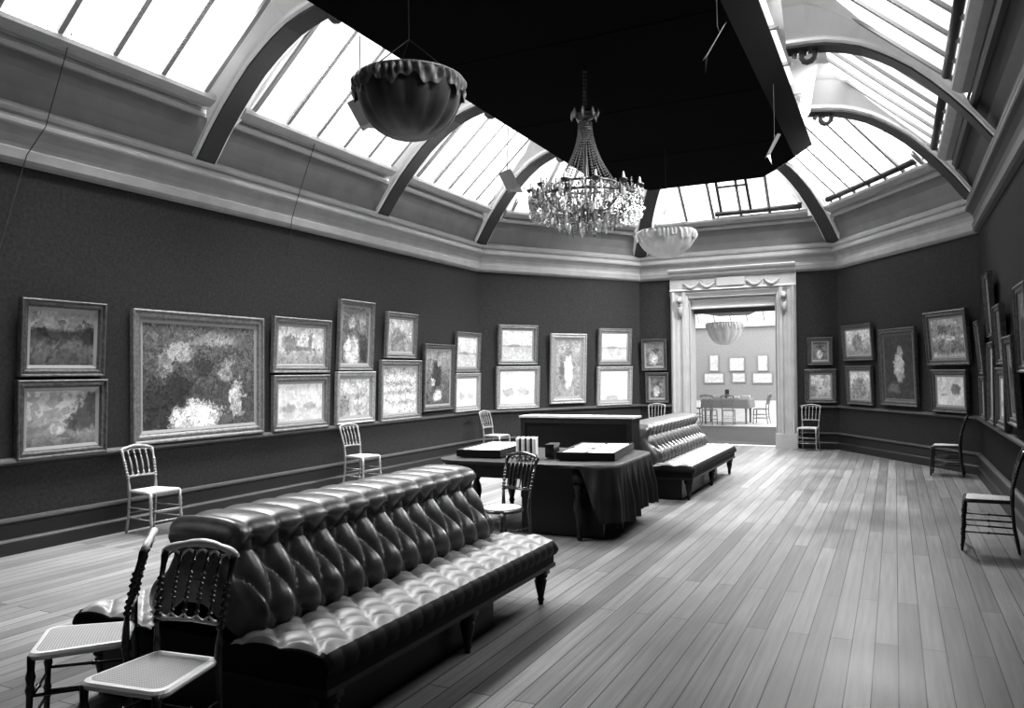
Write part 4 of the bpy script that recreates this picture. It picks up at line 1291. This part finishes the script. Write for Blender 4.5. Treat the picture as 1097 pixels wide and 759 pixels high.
# ------------------------------------------------------------------ light
def area(loc, target, sx, sy, power, name):
    l = bpy.data.lights.new(name, 'AREA'); l.shape = 'RECTANGLE'; l.size = sx; l.size_y = sy; l.energy = power
    o = bpy.data.objects.new(name, l); o.location = loc
    d = (Vector(target) - Vector(loc)).normalized()
    o.rotation_euler = d.to_track_quat('-Z', 'Y').to_euler()
    link(o); return o
# (power, how far the sky light leans into the room) per bay; the overcast sky is brightest overhead
SKY = {0: (620, .15), 1: (680, .15), 2: (600, .25), 3: (480, .4), 4: (480, .5), 5: (2300, 1.4), 6: (260, 1.4), 7: (330, 1.5), 8: (110, 1.5)}
for bi, (k, s0b, s1b, s0t, s1t) in enumerate(BAYS):
    c = (pt(k, s0b, SI, ZS) + pt(k, s1b, SI, ZS) + pt(k, s1t, TI, ZTOP) + pt(k, s0t, TI, ZTOP)) / 4
    a, u, n = segframe(k)
    pw, lean = SKY[bi]
    nn = Vector((n.x * lean, n.y * lean, -1)).normalized()
    c = c + Vector((0, 0, .95)) - Vector((n.x, n.y, 0)) * (.15 + .3 * lean)
    l = area(c, c + nn, (s1b - s0b + s1t - s0t) / 2, 1.5, pw, 'skylight')
    l.data.spread = math.radians({0: 100, 1: 100, 2: 120, 7: 100, 8: 100}.get(bi, 150))
    z = nn * -1; x = Vector((u.x, u.y, 0)); y = z.cross(x)
    M = Matrix((x, y, z)).transposed().to_4x4(); M.translation = c
    l.matrix_world = M
area((CX, 9, 6.6), (CX, 9, 0), 3.6, 10, 400, 'skylight_top')
area((-5, 31, 7.5), (-5, 31, 0), 12, 22, 4600, 'skylight_beyond')

w = bpy.data.worlds.new('sky'); sc.world = w; w.use_nodes = True
w.node_tree.nodes['Background'].inputs[0].default_value = (1, 1, 1, 1)
w.node_tree.nodes['Background'].inputs[1].default_value = 1.1

# ------------------------------------------------------------------ camera
cam = bpy.data.cameras.new('camera'); co = bpy.data.objects.new('camera', cam); link(co)
R = Vector((.89913049, .43749609, -.01270952)); U = Vector((.0112751, .00587595, .99991917)); F = Vector((-.437535412, .899201112, -.000350432694))
M = Matrix((R, U, -F)).transposed().to_4x4(); M.translation = Vector((0, 0, 1.65))
co.matrix_world = M
cam.sensor_fit = 'HORIZONTAL'; cam.sensor_width = 36; cam.lens = 843.096 / 1097 * 36
cam.shift_y = 20.94 / 1097
cam.clip_end = 200
sc.camera = co
sc.view_settings.view_transform = 'Standard'
sc.view_settings.look = 'Medium High Contrast'
sc.view_settings.exposure = 0
sc.cycles.max_bounces = 8
sc.cycles.transparent_max_bounces = 16
sc.cycles.sample_clamp_indirect = 6
